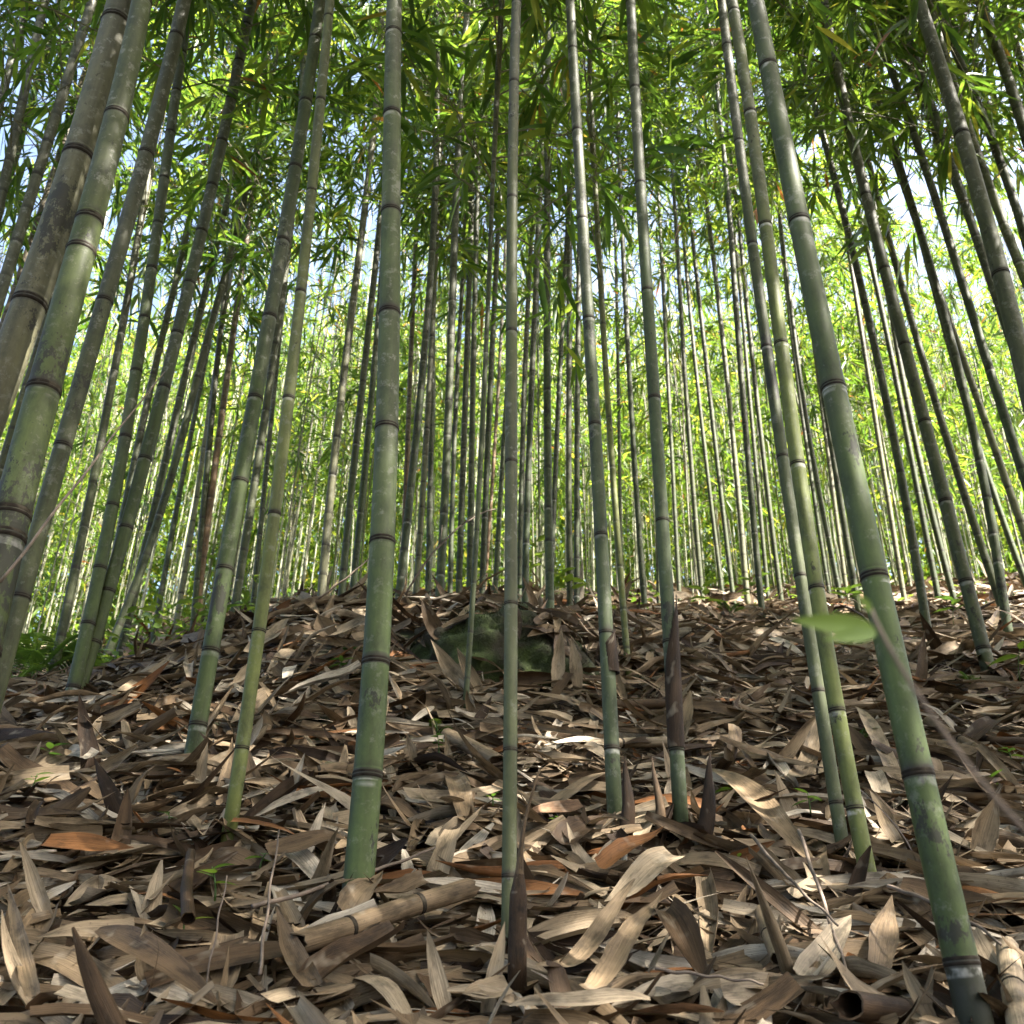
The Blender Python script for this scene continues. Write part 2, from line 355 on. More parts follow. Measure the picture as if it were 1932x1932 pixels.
# shared crowns ---------------------------------------------------------------
def leaf_batch(P, D, L, Wd, rnd, up=None, rng=rng):
    """P base points, D unit directions, returns verts, faces, attr: folded lance-shaped blades"""
    n = len(P); side = np.cross(D, np.array([0, 0, 1.]) + .25 * rng.normal(size=(n, 3)))
    side /= np.linalg.norm(side, axis=1)[:, None] + 1e-9
    nor = np.cross(side, D); roll = rng.normal(0, .5, n)
    s2 = side * np.cos(roll)[:, None] + nor * np.sin(roll)[:, None]; n2 = np.cross(s2, D)
    droop = rng.uniform(.05, .35, n)
    def pt(t, k, fold):
        x = P + D * (L * t)[:, None] + np.array([0, 0, -1.]) * (L * droop * t * t)[:, None]
        return x + s2 * (Wd * k)[:, None] + n2 * (Wd * fold)[:, None]
    V = np.stack([pt(0, 0, 0), pt(.28, -.5, .16), pt(.28, 0, 0), pt(.28, .5, .16), pt(.62, -.40, .12), pt(.62, 0, 0), pt(.62, .40, .12), pt(1, 0, 0)], 1).reshape(-1, 3)
    b = np.arange(n)[:, None] * 8
    T = np.concatenate([b + np.array([[0, 2, 1]]), b + np.array([[0, 3, 2]]), b + np.array([[4, 5, 7]]), b + np.array([[5, 6, 7]])])
    Q = np.concatenate([b + np.array([[1, 2, 5, 4]]), b + np.array([[2, 3, 6, 5]])])
    return V, [T, Q], np.repeat(rnd, 8)
def crown(seed, h0, h1, nb, blen, tw, nl, lsc=1.0):
    """leafy side branches of one bamboo, local to its base; returns (leaf mesh, branch mesh)"""
    r = np.random.default_rng(seed); br = MB(); LP = []; LD = []; LL = []; LW = []; LR = []
    for k in range(nb):
        h = h0 + (h1 - h0) * (k + r.uniform(0, 1)) / nb
        f = (h - h0) / (h1 - h0 + 1e-6)
        az = r.uniform(0, 2 * np.pi); L = blen * r.uniform(.5, 1.15) * (1.05 - .55 * f)
        el = R(r.uniform(25, 60)); hd = np.array([math.cos(az), math.sin(az), 0])
        t = np.linspace(0, 1, 6)
        P = np.array([[0, 0, h]]) + hd[None] * (L * t * math.cos(el))[:, None] + np.array([[0, 0, 1.]]) * (L * (math.sin(el) * t - .45 * t * t))[:, None]
        P[1:] += r.normal(0, .012, (5, 3))
        br.add(*tube(P, np.linspace(.0036, .0012, 6), 3, False))
        for q in range(tw):
            tt = r.uniform(.25, 1); i = min(int(tt * 5), 4); fr = tt * 5 - i
            b0 = P[i] * (1 - fr) + P[i + 1] * fr
            d = hd * r.uniform(.2, 1) + r.normal(0, .55, 3) + np.array([0, 0, r.uniform(-.35, .35)]); d /= np.linalg.norm(d)
            tl = r.uniform(.06, .22); tip = b0 + d * tl + np.array([0, 0, -.25 * tl])
            br.add(*tube(np.stack([b0, b0 + d * tl * .5, tip]), [.0014, .0011, .0008], 3, False))
            m = max(2, int(r.poisson(nl)))
            for s in range(m):
                ld = d * .8 + r.normal(0, .5, 3) + np.array([0, 0, -.28]); ld /= np.linalg.norm(ld)
                LP.append(b0 + (tip - b0) * r.uniform(.35, 1)); LD.append(ld); LL.append(r.uniform(.085, .165) * lsc); LW.append(r.uniform(.011, .019) * lsc); LR.append(r.beta(2.2, 2.6) if r.uniform() > .025 else r.uniform(.88, 1))
    br.add(*tube(np.array([[0, 0, h0 - .1], [0, 0, (h0 + h1) / 2], [0, 0, h1 + .05]]), .004, 4, False))
    V, F, A = leaf_batch(np.array(LP), np.array(LD), np.array(LL), np.array(LW), np.array(LR), rng=r)
    return mesh_np('leaves', V, F, ML, {'rnd': A}), br.mesh('branches', MBR)
CR_NEAR = [crown(100 + i, 0, 4.0, 44, 1.05, 8, 5, 1.15) for i in range(5)]       # high crowns, start above the frame
CR_MID = [crown(200 + i, 0, 4.2, 44, .9, 5, 4, 1.3) for i in range(6)]
CR_FAR = [crown(300 + i, 0, 3.1, 20, .8, 4, 4, 1.25) for i in range(6)]
def hang_crown(t, kind, i, h, lean=(0, 0), scale=1.0, rz=None):
    cr = {'n': CR_NEAR, 'm': CR_MID, 'f': CR_FAR}[kind]; lm, bm = cr[i % len(cr)]
    rot = (-lean[1], lean[0], 0)
    off = (h * lean[0], h * lean[1], h)
    for nm, me in (('foliage', lm), ('branches', bm)):
        o = obj(nm, me, t, off); o.scale = (scale,) * 3
        o.rotation_mode = 'ZYX'
        m4 = mathutils.Euler(rot).to_matrix() @ mathutils.Matrix.Rotation(rz if rz is not None else i * 2.399, 3, 'Z')
        o.rotation_mode = 'XYZ'; o.rotation_euler = m4.to_euler()

def u_at(pts, v):
    a = np.array(pts, float); k = np.argsort(a[:, 1]); return float(np.interp(v, a[k, 1], a[k, 0]))
def bamboo(pts, wb, wt, nodes=None, Y=None, col='gg', label='', group=None, cat='bamboo', rings=False, sides=12, fine=True, diam=.034, crown_kind='m', crown_h=1.8, height=6.0, idx=0, whites=.38, soot=None):
    """pts: pixel centres bottom to top; wb, wt: pixel widths at the first and last of them"""
    r_ = random.Random(1000 + idx)
    if Y is None: Y = hit(*pts[0])[1]
    elif Y < 0:
        dep = diam * W / wb; Y = float(np.clip(dep * ray(*pts[0])[1], 2.9, 10.5))
    Q = np.array([on_plane(u, v, Y) for u, v in pts]); z, x = Q[:, 2], Q[:, 0]
    deg = 3 if len(pts) >= 7 else 2 if len(pts) >= 4 else 1
    pf = np.polynomial.Polynomial.fit(z, x, deg); dpf = pf.deriv(); za, zb = z.min(), z.max()
    vert = x.mean()
    arch = r_.uniform(-.03, .03)
    def ax(zq):
        if zq < za: return (pf(za) + dpf(za) * (zq - za), Y)
        if zq > zb: return (pf(zb) + dpf(zb) * (zq - zb) * .8 + arch * max(zq - zb, 0) ** 2 * .4, Y + .02 * arch * (zq - zb))
        return (pf(zq), Y)
    ra = wb / 2 * project(np.array([ax(za)[0], Y, za]))[2] / W; rb = wt / 2 * project(np.array([ax(zb)[0], Y, zb]))[2] / W
    rb = min(rb, ra * 1.05); sl_ = (rb - ra) / (zb - za)
    zg = za
    for _ in range(30): zg = .5 * zg + .5 * float(ground(ax(zg)[0], Y))
    z0 = zg - .06; z1 = zg + height
    def rad(zq):
        if zq <= zb: return max(min(ra + sl_ * (zq - za), ra * 1.06), .003)
        f = (zq - zb) / max(z1 - zb, .1); return max(rb * (1 - .75 * min(f, 1)), .003)
    zn = []
    if nodes:
        for v in nodes:
            # node pixel row -> z on the plane
            lo, hi = z0, z1
            for _ in range(40):
                m_ = .5 * (lo + hi)
                if project(np.array([ax(m_)[0], Y, m_]))[1] > v: lo = m_
                else: hi = m_
            zn.append(lo)
        zn.sort(); gap = (zn[-1] - zn[0]) / max(len(zn) - 1, 1)
        q = zn[0] - gap * .85
        while q > z0 + .02: zn.insert(0, q); q -= gap * .75
    else:
        gap = r_.uniform(.10, .14); q = zg + r_.uniform(.02, .1)
        while q < zg + .5: zn.append(q); q += gap; gap *= 1.12
        gap = max(gap, .17)
    q = zn[-1] + gap
    while q < z1 - .1: zn.append(q); q += gap * r_.uniform(.95, 1.1)
    base = (ax(zg)[0], Y, zg)
    t = thing('bamboo', base, label, cat, group)
    nl = [(q, (whites if r_.random() < .45 or whites > .7 else .05) * r_.uniform(.5, 1.5), r_.uniform(.5, 1)) for q in zn]
    sv = None
    if soot:
        zs = []
        for v, a in soot:
            lo, hi = z0, z1
            for _ in range(40):
                m_ = .5 * (lo + hi)
                if project(np.array([ax(m_)[0], Y, m_]))[1] > v: lo = m_
                else: hi = m_
            zs.append((lo, a))
        zs.sort(); sv = ([q[0] for q in zs], [q[1] for q in zs])
    c = obj('culm', culm_mesh(ax, rad, z0, z1, nl, sides, fine, base, sv), t)
    k = GREENS[col]; j = r_.uniform(.9, 1.1); c.color = (k[0] * j * r_.uniform(.95, 1.05), k[1] * j, k[2] * j, 1)
    if rings:
        for q in zn:
            if q < z0 + .05: continue
            a = ax(q); u, v, dp = project(np.array([a[0], a[1], q]))
            if not (-30 < v < 1990 and -60 < u < 1990): continue
            td = np.array([ax(q + .01)[0] - ax(q - .01)[0], 0, .02]); td /= np.linalg.norm(td)
            obj('node_ring', ring_mesh(a, td, rad(q)), t, (a[0] - base[0], a[1] - base[1], q - zg))
    if crown_kind:
        if crown_kind == 'm': crown_h = Y * .49 * r_.uniform(.85, 1.25) * (1.45 if u_at(pts, 700) > 1560 or u_at(pts, 700) < 120 else 1.0)
        h = max(crown_h, .2); lean = ((ax(zg + h)[0] - base[0]) / h, 0)
        hang_crown(t, crown_kind, idx, h, lean, r_.uniform(.85, 1.15))
    t['_u'] = 0
    del t['_u']
    return t, base, Y
BAM = []
def fg(*a, **k):
    k.setdefault('rings', True); k.setdefault('sides', 20); k.setdefault('crown_kind', 'n'); k.setdefault('crown_h', 2.5); k.setdefault('height', 6.6)
    k['idx'] = len(BAM); BAM.append(bamboo(*a, **k)); return BAM[-1]
# --- the near culms -----------------------------------------------------------
fg([(-25, 789), (20, 676), (55, 576), (104, 436), (147, 292), (218, 44)], 66, 50, [576, 298, 44], Y=1.50, col='m', soot=[(800, .1), (600, .3), (480, .25), (380, .0), (200, .2), (60, .1), (0, .0)], whites=.15,
   label='thick mottled yellowish bamboo cut off by the left edge, leaning in front of its neighbours')
fg([(10, 1027), (44, 877), (80, 743), (110, 637), (154, 479), (214, 235), (241, 134), (268, 0)], 70, 36, [1017, 974, 739, 476, 419, 221, 5], Y=1.42, col='g', soot=[(1100, .3), (1000, .45), (940, .4), (860, .1), (760, -.1), (700, .3), (650, .2), (560, -.1), (440, .15), (300, .0), (0, -.1)],
   label='thickest green bamboo at the left edge, blotched dark, with a white ringed node')
fg([(10, 1245), (40, 1128), (67, 994), (117, 843), (174, 676), (198, 570), (260, 330), (310, 165), (348, 0)], 36, 34, [1128, 843, 570, 292, 70], Y=1.95, col='gg',
   label='third thick bamboo from the left edge, purplish grey upper stem, lit near the top')
fg([(362, 1430), (385, 1289), (399, 1229), (429, 1075), (452, 910), (482, 753), (496, 652), (533, 456), (556, 318), (580, 194), (603, 0)], 34, 21, [1369, 1229, 1075, 910, 753, 600, 456, 318, 194, 74], col='g',
   label='green bamboo rising left of the slim yellow-green one on the litter slope')
fg([(434, 1584), (456, 1413), (469, 1290), (499, 1111), (519, 971), (543, 753), (563, 642), (586, 362), (603, 191), (622, 20)], 28, 17, [1413, 1192, 971, 753, 553, 362, 191, 33], col='y',
   label='slim yellow-green bamboo with its base behind an orange sheath, right of a green one')
fg([(674, 1704), (679, 1620), (694, 1466), (703, 1302), (711, 1252), (721, 1024), (729, 810), (734, 676), (738, 402), (741, 64), (745, 0)], 60, 29, [1690, 1466, 1252, 1024, 810, 593, 402, 218, 64], col='g', soot=[(1750, .9), (1690, .7), (1660, .35), (1560, .38), (1500, .2), (1465, .1), (1400, .25), (1320, .45), (1290, .0), (1200, -.15), (0, -.1)],
   label='thick green bamboo left of centre with black flecks near its base')
fg([(955, 1790), (964, 1654), (966, 1416), (962, 1141), (964, 873), (964, 627), (967, 375), (971, 157), (974, 0)], 29, 19, [1654, 1416, 1141, 873, 627, 375, 157], col='gg',
   label='straight slim bamboo in the centre with a brown dead shoot at its foot')
fg([(1160, 1550), (1155, 1413), (1150, 1302), (1142, 1178), (1133, 1011), (1125, 803), (1111, 642), (1098, 415), (1090, 248), (1081, 94), (1075, 0)], 30, 17, [1413, 1195, 1011, 803, 603, 415, 248, 94], col='k',
   label='dark green bamboo right of centre with a brown spike of sheath at its base')
fg([(1285, 1560), (1276, 1416), (1267, 1212), (1247, 984), (1234, 753), (1222, 550), (1209, 348), (1197, 168), (1190, 0)], 29, 18, [1416, 1212, 984, 753, 550, 348, 168, 5], col='k',
   label='grey-green bamboo right of centre with a brown sheath still clasping its lower stem')
fg([(1591, 1597), (1576, 1516), (1546, 1305), (1509, 1088), (1476, 863), (1447, 656), (1420, 462), (1395, 268), (1370, 87), (1362, 0)], 26, 23, [1516, 1305, 1088, 863, 656, 462, 268, 87], col='gg',
   label='slimmer left stem of the touching bamboo pair on the right')
fg([(1643, 1657), (1610, 1526), (1576, 1342), (1543, 1111), (1506, 877), (1472, 637), (1445, 426), (1414, 214), (1385, 23)], 33, 23, [1526, 1342, 1111, 877, 650, 426, 214, 23], col='y', whites=.95,
   label='yellow-green right stem of the touching bamboo pair, with bright white rings')
fg([(1837, 1922), (1817, 1818), (1777, 1654), (1730, 1463), (1700, 1319), (1650, 1091), (1620, 927), (1571, 733), (1546, 620), (1509, 419), (1482, 285), (1450, 127), (1425, 0)], 66, 31, [1818, 1463, 1091, 733, 419, 127], Y=.985, col='g', whites=.8, soot=[(2000, 1.0), (1850, .95), (1822, .9), (1800, .0), (1770, .1), (1755, 1.0), (1735, .9), (1722, -.1), (1640, -.1), (1480, -.1), (1462, .4), (1440, .0), (1410, .45), (1380, .4), (1345, .0), (300, -.2)],
   label='thickest bamboo on the right, leaning left, black stained at its foot')
fg([(1932, 690), (1911, 620), (1888, 519), (1847, 352), (1812, 255), (1767, 101), (1735, 7)], 34, 23, [519, 255, 8], Y=2.2, col='gg',
   label='thick grey bamboo crossing the upper right corner, sunlit along one side')
fg([(1861, 1256), (1824, 1098), (1787, 947), (1744, 797), (1700, 637), (1670, 509), (1633, 369), (1605, 245), (1579, 121), (1553, 0)], 27, 16, [1225, 1098, 947, 797, 652, 509, 369, 245, 121, 15], col='gg',
   label='medium bamboo on the far right with its dark foot in brown litter')
fg([(142, 1312), (157, 1178), (186, 1075), (214, 954), (235, 827), (255, 709), (271, 649), (278, 570), (305, 335), (332, 184), (350, 60)], 26, 17, [1178, 1073, 955, 826, 702], col='g',
   label='upright left stem of the two green bamboos crossing at the left slope foot', crown_h=2.2)
fg([(150, 1308), (174, 1212), (204, 1111), (238, 994), (271, 867), (288, 810), (332, 659), (345, 586), (379, 452), (405, 318), (432, 201), (466, 50)], 27, 21, [1212, 1116, 997, 867, 732], col='g',
   label='more slanting right stem of the two green bamboos crossing at the left slope foot', crown_h=2.2)

# --- the slimmer culms behind, traced one by one -------------------------------
MID = [ # pts, w_bottom, w_top, colour
 ([(0, 200), (20, 110), (50, 17)], 18, 16, 'gg'), ([(10, 335), (44, 184), (80, 20)], 20, 18, 'gg'),
 ([(20, 335), (50, 218), (110, 17)], 15, 14, 'd'), ([(7, 536), (70, 328), (131, 141), (171, 10)], 25, 20, 'p'),
 ([(27, 553), (67, 432), (110, 312), (144, 188), (188, 57)], 17, 15, 'o'), ([(7, 870), (50, 726), (90, 600)], 20, 17, 'gg'),
 ([(110, 1229), (134, 1111), (157, 994), (184, 860), (211, 726), (231, 642), (258, 435), (282, 330)], 20, 14, 'gg'),
 ([(231, 977), (255, 877), (278, 760), (295, 676), (330, 540)], 16, 13, 'd'),
 ([(235, 1205), (245, 1145), (268, 1061), (292, 967), (315, 857), (338, 750), (362, 659), (395, 520)], 17, 14, 'k'),
 ([(245, 1130), (265, 1078), (288, 1011), (322, 910), (342, 827), (362, 743), (389, 659), (410, 570)], 17, 15, 'd'),
 ([(369, 1178), (392, 977), (405, 877), (416, 810), (432, 676), (449, 586), (476, 352), (503, 117)], 15, 11, 'o'),
 ([(365, 1172), (375, 1095), (389, 890), (408, 700)], 15, 12, 'gg'),
 ([(330, 1190), (352, 1060), (372, 930), (394, 780)], 12, 10, 'p'),
 ([(290, 1200), (318, 1040), (345, 900), (372, 760)], 12, 10, 'd'),
 ([(446, 1145), (456, 1058), (472, 954), (492, 837), (506, 729), (523, 640), (548, 450), (566, 200), (576, 17)], 18, 13, 'gg'),
 ([(480, 1120), (500, 900), (528, 640), (560, 330)], 11, 9, 'd'),
 ([(607, 1125), (617, 994), (632, 877), (637, 760), (659, 637), (672, 536), (693, 369), (714, 100), (722, 0)], 18, 12, 'p'),
 ([(647, 1105), (656, 977), (669, 877), (679, 760), (693, 659), (716, 419), (735, 200)], 16, 12, 'k'),
 ([(667, 1108), (672, 1044), (682, 944), (693, 843), (706, 693), (722, 500)], 15, 12, 'k'),
 ([(760, 1100), (768, 877), (776, 649), (786, 419), (797, 200)], 12, 9, 'o'),
 ([(754, 1118), (761, 1061), (773, 937), (786, 810), (803, 659), (810, 536), (823, 302)], 18, 13, 'k'),
 ([(786, 1105), (793, 977), (803, 877), (813, 676), (823, 436), (830, 134)], 14, 10, 'p'),
 ([(808, 1101), (810, 994), (813, 877), (815, 743), (818, 500)], 13, 11, 'd'),
 ([(830, 1118), (833, 1044), (840, 920), (847, 790), (850, 642), (855, 536), (863, 302), (873, 134), (880, 34)], 19, 13, 'k'),
 ([(850, 1100), (857, 823), (867, 642), (876, 480)], 11, 9, 'd'),
 ([(865, 1118), (873, 893), (877, 800), (882, 659), (887, 436), (897, 200)], 14, 11, 'd'),
 ([(887, 1118), (889, 903), (892, 659), (902, 402), (905, 201)], 15, 9, 'k'),
 ([(910, 1105), (917, 944), (920, 827), (929, 659), (938, 470)], 14, 11, 'd'),
 ([(920, 1060), (927, 893), (937, 776), (945, 693), (952, 480)], 8, 8, 'o'),
 ([(935, 1111), (939, 1011), (945, 944), (955, 760)], 12, 10, 'k'),
 ([(981, 1100), (984, 877), (987, 793), (994, 642), (1004, 420)], 12, 10, 'd'),
 ([(992, 1110), (994, 910), (1001, 776), (1009, 642), (1014, 469), (1021, 302), (1028, 34)], 15, 10, 'k'),
 ([(1038, 1145), (1036, 1044), (1034, 927), (1033, 793), (1033, 642), (1031, 570), (1033, 302), (1034, 34)], 19, 13, 'k'),
 ([(1040, 1120), (1044, 944), (1051, 810), (1061, 642), (1068, 470)], 12, 10, 'd'),
 ([(1075, 1145), (1075, 1044), (1073, 927), (1073, 826), (1073, 642), (1075, 570), (1075, 302)], 14, 11, 'gg'),
 ([(1088, 1125), (1088, 944), (1090, 810), (1090, 642), (1094, 400)], 13, 11, 'd'),
 ([(1217, 1162), (1209, 1044), (1200, 910), (1192, 776), (1184, 642), (1178, 570), (1172, 369), (1165, 201), (1158, 0)], 13, 8, 'k'),
 ([(1244, 1172), (1243, 1060), (1240, 900), (1234, 700)], 12, 10, 'gg'),
 ([(1172, 1110), (1170, 944), (1165, 642), (1160, 400)], 8, 7, 'd'),
 ([(1284, 1162), (1279, 1078), (1269, 877), (1256, 642), (1246, 440)], 9, 8, 'd'),
 ([(1328, 1165), (1321, 1078), (1301, 843), (1291, 676), (1280, 500)], 11, 9, 'gg'),
 ([(1362, 1128), (1345, 944), (1321, 776), (1305, 642), (1288, 420)], 9, 8, 'd'),
 ([(1382, 1111), (1368, 1011), (1351, 843), (1331, 676), (1310, 480)], 10, 9, 'd'),
 ([(1409, 1111), (1395, 977), (1385, 843), (1368, 676), (1345, 480)], 12, 10, 'p'),
 ([(1435, 1128), (1419, 944), (1402, 776), (1395, 642), (1378, 430)], 14, 12, 'd'),
 ([(1449, 1121), (1435, 977), (1422, 843), (1409, 676), (1392, 500)], 9, 8, 'd'),
 ([(1473, 1128), (1459, 1011), (1442, 877), (1418, 660), (1400, 480)], 11, 9, 'gg'),
 ([(1566, 1138), (1539, 944), (1519, 810), (1499, 676), (1475, 480), (1462, 300)], 9, 8, 'd'),
 ([(1586, 1128), (1549, 944), (1519, 776), (1495, 600)], 11, 9, 'd'),
 ([(1597, 1111), (1573, 944), (1546, 726), (1520, 520)], 9, 8, 'p'),
 ([(1616, 1128), (1586, 944), (1560, 790), (1530, 600)], 14, 10, 'gg'),
 ([(1747, 1165), (1744, 1145), (1724, 1044), (1707, 944), (1670, 750), (1643, 617), (1620, 513), (1596, 415), (1569, 325), (1549, 235), (1519, 144), (1492, 34)], 19, 12, 'gg'),
 ([(1767, 1108), (1747, 1011), (1717, 843), (1680, 676), (1636, 446), (1606, 352), (1583, 278), (1556, 188), (1532, 127)], 13, 10, 'd'),
 ([(1700, 1088), (1663, 877), (1630, 642), (1600, 470)], 11, 9, 'p'),
 ([(1797, 1105), (1754, 977), (1730, 843), (1703, 693), (1670, 520)], 13, 11, 'd'),
 ([(1881, 1061), (1854, 877), (1817, 736), (1797, 659), (1777, 576), (1750, 479), (1713, 362), (1680, 258), (1656, 174), (1636, 117), (1613, 34)], 19, 12, 'k'),
 ([(1869, 1081), (1834, 977), (1807, 894), (1770, 776), (1734, 649), (1690, 500), (1650, 350), (1600, 150)], 17, 12, 'gg'),
 ([(1921, 860), (1878, 743), (1851, 637), (1821, 553), (1794, 469), (1764, 369), (1734, 278), (1700, 184), (1667, 101), (1636, 17)], 20, 14, 'k'),
 ([(1904, 620), (1874, 529), (1834, 436), (1794, 318), (1764, 251), (1730, 161), (1700, 94), (1670, 17)], 17, 14, 'd'),
 ([(1860, 500), (1814, 362), (1787, 295), (1757, 201), (1730, 107), (1697, 27)], 19, 16, 'k'),
 ([(1924, 503), (1887, 400), (1847, 302), (1787, 117)], 20, 17, 'y'),
 ([(1904, 352), (1871, 261), (1837, 184), (1804, 94), (1767, 27)], 18, 16, 'd'),
 ([(1925, 430), (1898, 318), (1868, 228), (1854, 161), (1834, 87), (1814, 10)], 14, 12, 'd'),
 ([(1940, 270), (1918, 194), (1888, 111), (1854, 17)], 24, 20, 'gg'), ([(1960, 240), (1928, 127), (1904, 34)], 16, 14, 'gg'),
 ([(1921, 977), (1884, 860), (1854, 776), (1807, 659), (1770, 540)], 16, 13, 'p'),
 ([(1940, 1110), (1898, 1004), (1850, 850), (1800, 690)], 14, 11, 'k'),
]
FGU = [(-999, 'left edge'), (20, 'thick left stems'), (115, 'third thick stem'), (330, 'slanting green stem'), (455, 'green slope stem'), (545, 'yellow-green stem'), (728, 'flecked stem'), (964, 'centre stem'), (1130, 'dark green stem'), (1245, 'sheathed stem'), (1480, 'touching pair'), (1600, 'thickest right stem'), (1775, 'far right stem'), (2500, 'right edge')]
LOOK = {'g': 'green', 'gg': 'grey-green', 'd': 'dark', 'k': 'dull green', 'o': 'brownish', 'p': 'pale', 'y': 'yellow-green'}
ORD = ['first', 'second', 'third', 'fourth', 'fifth', 'sixth', 'seventh', 'eighth', 'ninth', 'tenth', 'eleventh', 'twelfth', 'thirteenth', 'fourteenth', 'fifteenth', 'sixteenth', 'seventeenth']
cell = {}
for n_, (pts, wb, wt, col) in enumerate(MID):
    top = pts[-1][1] < 250 and pts[0][1] < 700
    u = u_at(pts, 150 if top else 850); fu_ = [b for b in FGU]
    if top: key = ('top', 'left' if u < 900 else 'right')
    else:
        k = max(i for i, (b, _) in enumerate(FGU) if b <= u); key = ('mid', k)
    cell.setdefault(key, []).append((u, n_))
MLAB = {}
for key, lst in cell.items():
    for o_, (u, n_) in enumerate(sorted(lst)):
        look = LOOK[MID[n_][3]]
        if key[0] == 'top': MLAB[n_] = f'{look} bamboo, {ORD[o_]} from left among slim ones in the upper {key[1]} corner'
        else:
            k = key[1]; a, b = FGU[k][1], FGU[k + 1][1]
            MLAB[n_] = f'slim {look} bamboo, {ORD[o_]} of those between {a} and {b}' if len(lst) > 1 else f'slim {look} bamboo standing behind, between {a} and {b}'
fg([(880, 1318), (882, 1279), (889, 1155), (899, 1001), (907, 843), (917, 659), (927, 503), (930, 302), (934, 201), (944, 34)], 11, 8, col='gg', rings=False, sides=10, crown_kind='m', crown_h=1.9, height=4.5,
   label='very thin bamboo in front of the mossy mound, left of the centre stem')
fg([(1182, 1245), (1178, 1178), (1172, 1061), (1162, 944), (1148, 810), (1138, 642), (1135, 570), (1125, 369), (1115, 168), (1108, 0)], 13, 9, col='y', rings=False, sides=10, crown_kind='m', crown_h=1.9, height=5,
   label='thin yellowish bamboo rooted in pale litter, between the dark green and the sheathed stems')
for n_, (pts, wb, wt, col) in enumerate(MID):
    k = len(BAM); rr = random.Random(n_)
    BAM.append(bamboo(pts, wb * .9, wt * .88, None, Y=-1, col=col, label=MLAB[n_], group='slim bamboos behind the near stems', sides=10, idx=k, diam=.036 if wb >= 12 else .032, crown_kind='m', crown_h=rr.uniform(1.5, 2.3), height=rr.uniform(5.5, 7)))

# --- the crowded far grove -----------------------------------------------------
def simple_bamboo(x, y, r, height, crown_h, kind, i, label, group, col, sides=7, lean=None):
    rr = random.Random(5000 + i); zg = float(ground(x, y)); lx = rr.gauss(0, .018) if lean is None else lean; cv = rr.gauss(0, .006)
    t = thing('bamboo', (x, y, zg), label, 'bamboo', group)
    ax = lambda z: (x + lx * (z - zg) + cv * (z - zg) ** 2, y)
    rad = lambda z: r * (1 - .7 * max(0, (z - zg)) / height)
    zn = []; q = zg + rr.uniform(.05, .15); gp = .16
    while q < zg + height * .9: zn.append((q, rr.uniform(.1, .8), rr.uniform(.5, 1))); q += gp; gp = min(gp * 1.06, .26)
    c = obj('culm', culm_mesh(ax, rad, zg - .1, zg + height, zn, sides, False, (x, y, zg)), t)
    k = GREENS[col]; j = rr.uniform(.85, 1.15); c.color = (k[0] * j, k[1] * j, k[2] * j, 1)
    hang_crown(t, kind, i, crown_h, (lx + cv * crown_h, 0), rr.uniform(.85, 1.2), rr.uniform(0, 6.28))
    return t
r2 = random.Random(77); n_far = 0
for k in range(165):
    y = 6.6 + 6.4 * (k / 165) ** .9 + r2.uniform(-.3, .3); u = r2.uniform(-240, 2120)
    dep = y * cp + (y * .47) * sp_; x = (u - 966) / W * dep
    zone = 'left' if u < 640 else 'middle' if u < 1290 else 'right'
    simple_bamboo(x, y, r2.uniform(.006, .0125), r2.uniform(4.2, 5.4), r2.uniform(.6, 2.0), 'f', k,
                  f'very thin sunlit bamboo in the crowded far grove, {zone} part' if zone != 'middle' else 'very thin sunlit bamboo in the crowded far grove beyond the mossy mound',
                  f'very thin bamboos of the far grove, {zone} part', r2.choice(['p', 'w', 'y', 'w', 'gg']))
# --- unseen bamboos added round the camera to shade the slope and close the sky ------------------
r3 = random.Random(5); k = 0
for (x0, x1, y0, y1, n) in [(1.4, 5.5, -2.0, 3.2, 30), (-4.5, -1.6, -1.5, 4.5, 12), (-1.8, 1.8, -3.2, -.7, 10)]:
    for _ in range(n):
        x, y = r3.uniform(x0, x1), r3.uniform(y0, y1)
        if abs(x) < .62 * max(y, 0) + .5 and y > -.6: continue
        simple_bamboo(x, y, r3.uniform(.012, .022), r3.uniform(6.5, 8.5), r3.uniform(2.5, 3.4) if x > 0 else r3.uniform(1.7, 2.5), 'n', 400 + k, 'unseen leafy bamboo added outside the view, its crown shading the litter slope', 'unseen bamboos added for shade', r3.choice(['g', 'gg', 'k']), 9); k += 1

# ------------------------------------------------------------------ the wood beyond the crest (one mass)
rw = np.random.default_rng(9); mb = MB()
nst = 800
n = 260000
yy = rw.uniform(12.5, 25, n); uu = rw.uniform(-500, 2400, n); xx = (uu - 966) / W * yy * 1.1
zz = 4.5 + (yy - 12.5) * .28 + (6.3 + (yy - 12.5) * .27) * rw.beta(1.1, 1.15, n)
dens = np.sin(xx * 1.3 + 1) * np.sin(zz * 1.1 + xx * .4) + .5 * np.sin(xx * 3.1 + yy) * np.sin(zz * 2.7)
keep = dens > rw.uniform(-1.5, .5, n); xx, yy, zz = xx[keep], yy[keep], zz[keep]; n = len(xx)
D = rw.normal(0, 1, (n, 3)); D[:, 2] -= .5; D /= np.linalg.norm(D, axis=1)[:, None]
V, F, A = leaf_batch(np.stack([xx, yy, zz], -1), D, rw.uniform(.18, .34, n), rw.uniform(.035, .06, n), np.clip(rw.beta(2.4, 2, n), 0, .93), rng=rw)
mb.add(V, F, 0, rnd=A)
for k in range(nst):
    y = rw.uniform(10.5, 20); x = (rw.uniform(-200, 2100) - 966) / W * y * 1.1; z = float(ground(x, y))
    Vt, Ft = tube(np.array([[x, y, z - .2], [x + .1, y, z + 4], [x + rw.normal(0, .5), y, z + 8]]), np.array([.014, .013, .006]) * rw.uniform(.5, 1.1), 5, False); mb.add(Vt, Ft, 1, rnd=np.zeros(len(Vt)))
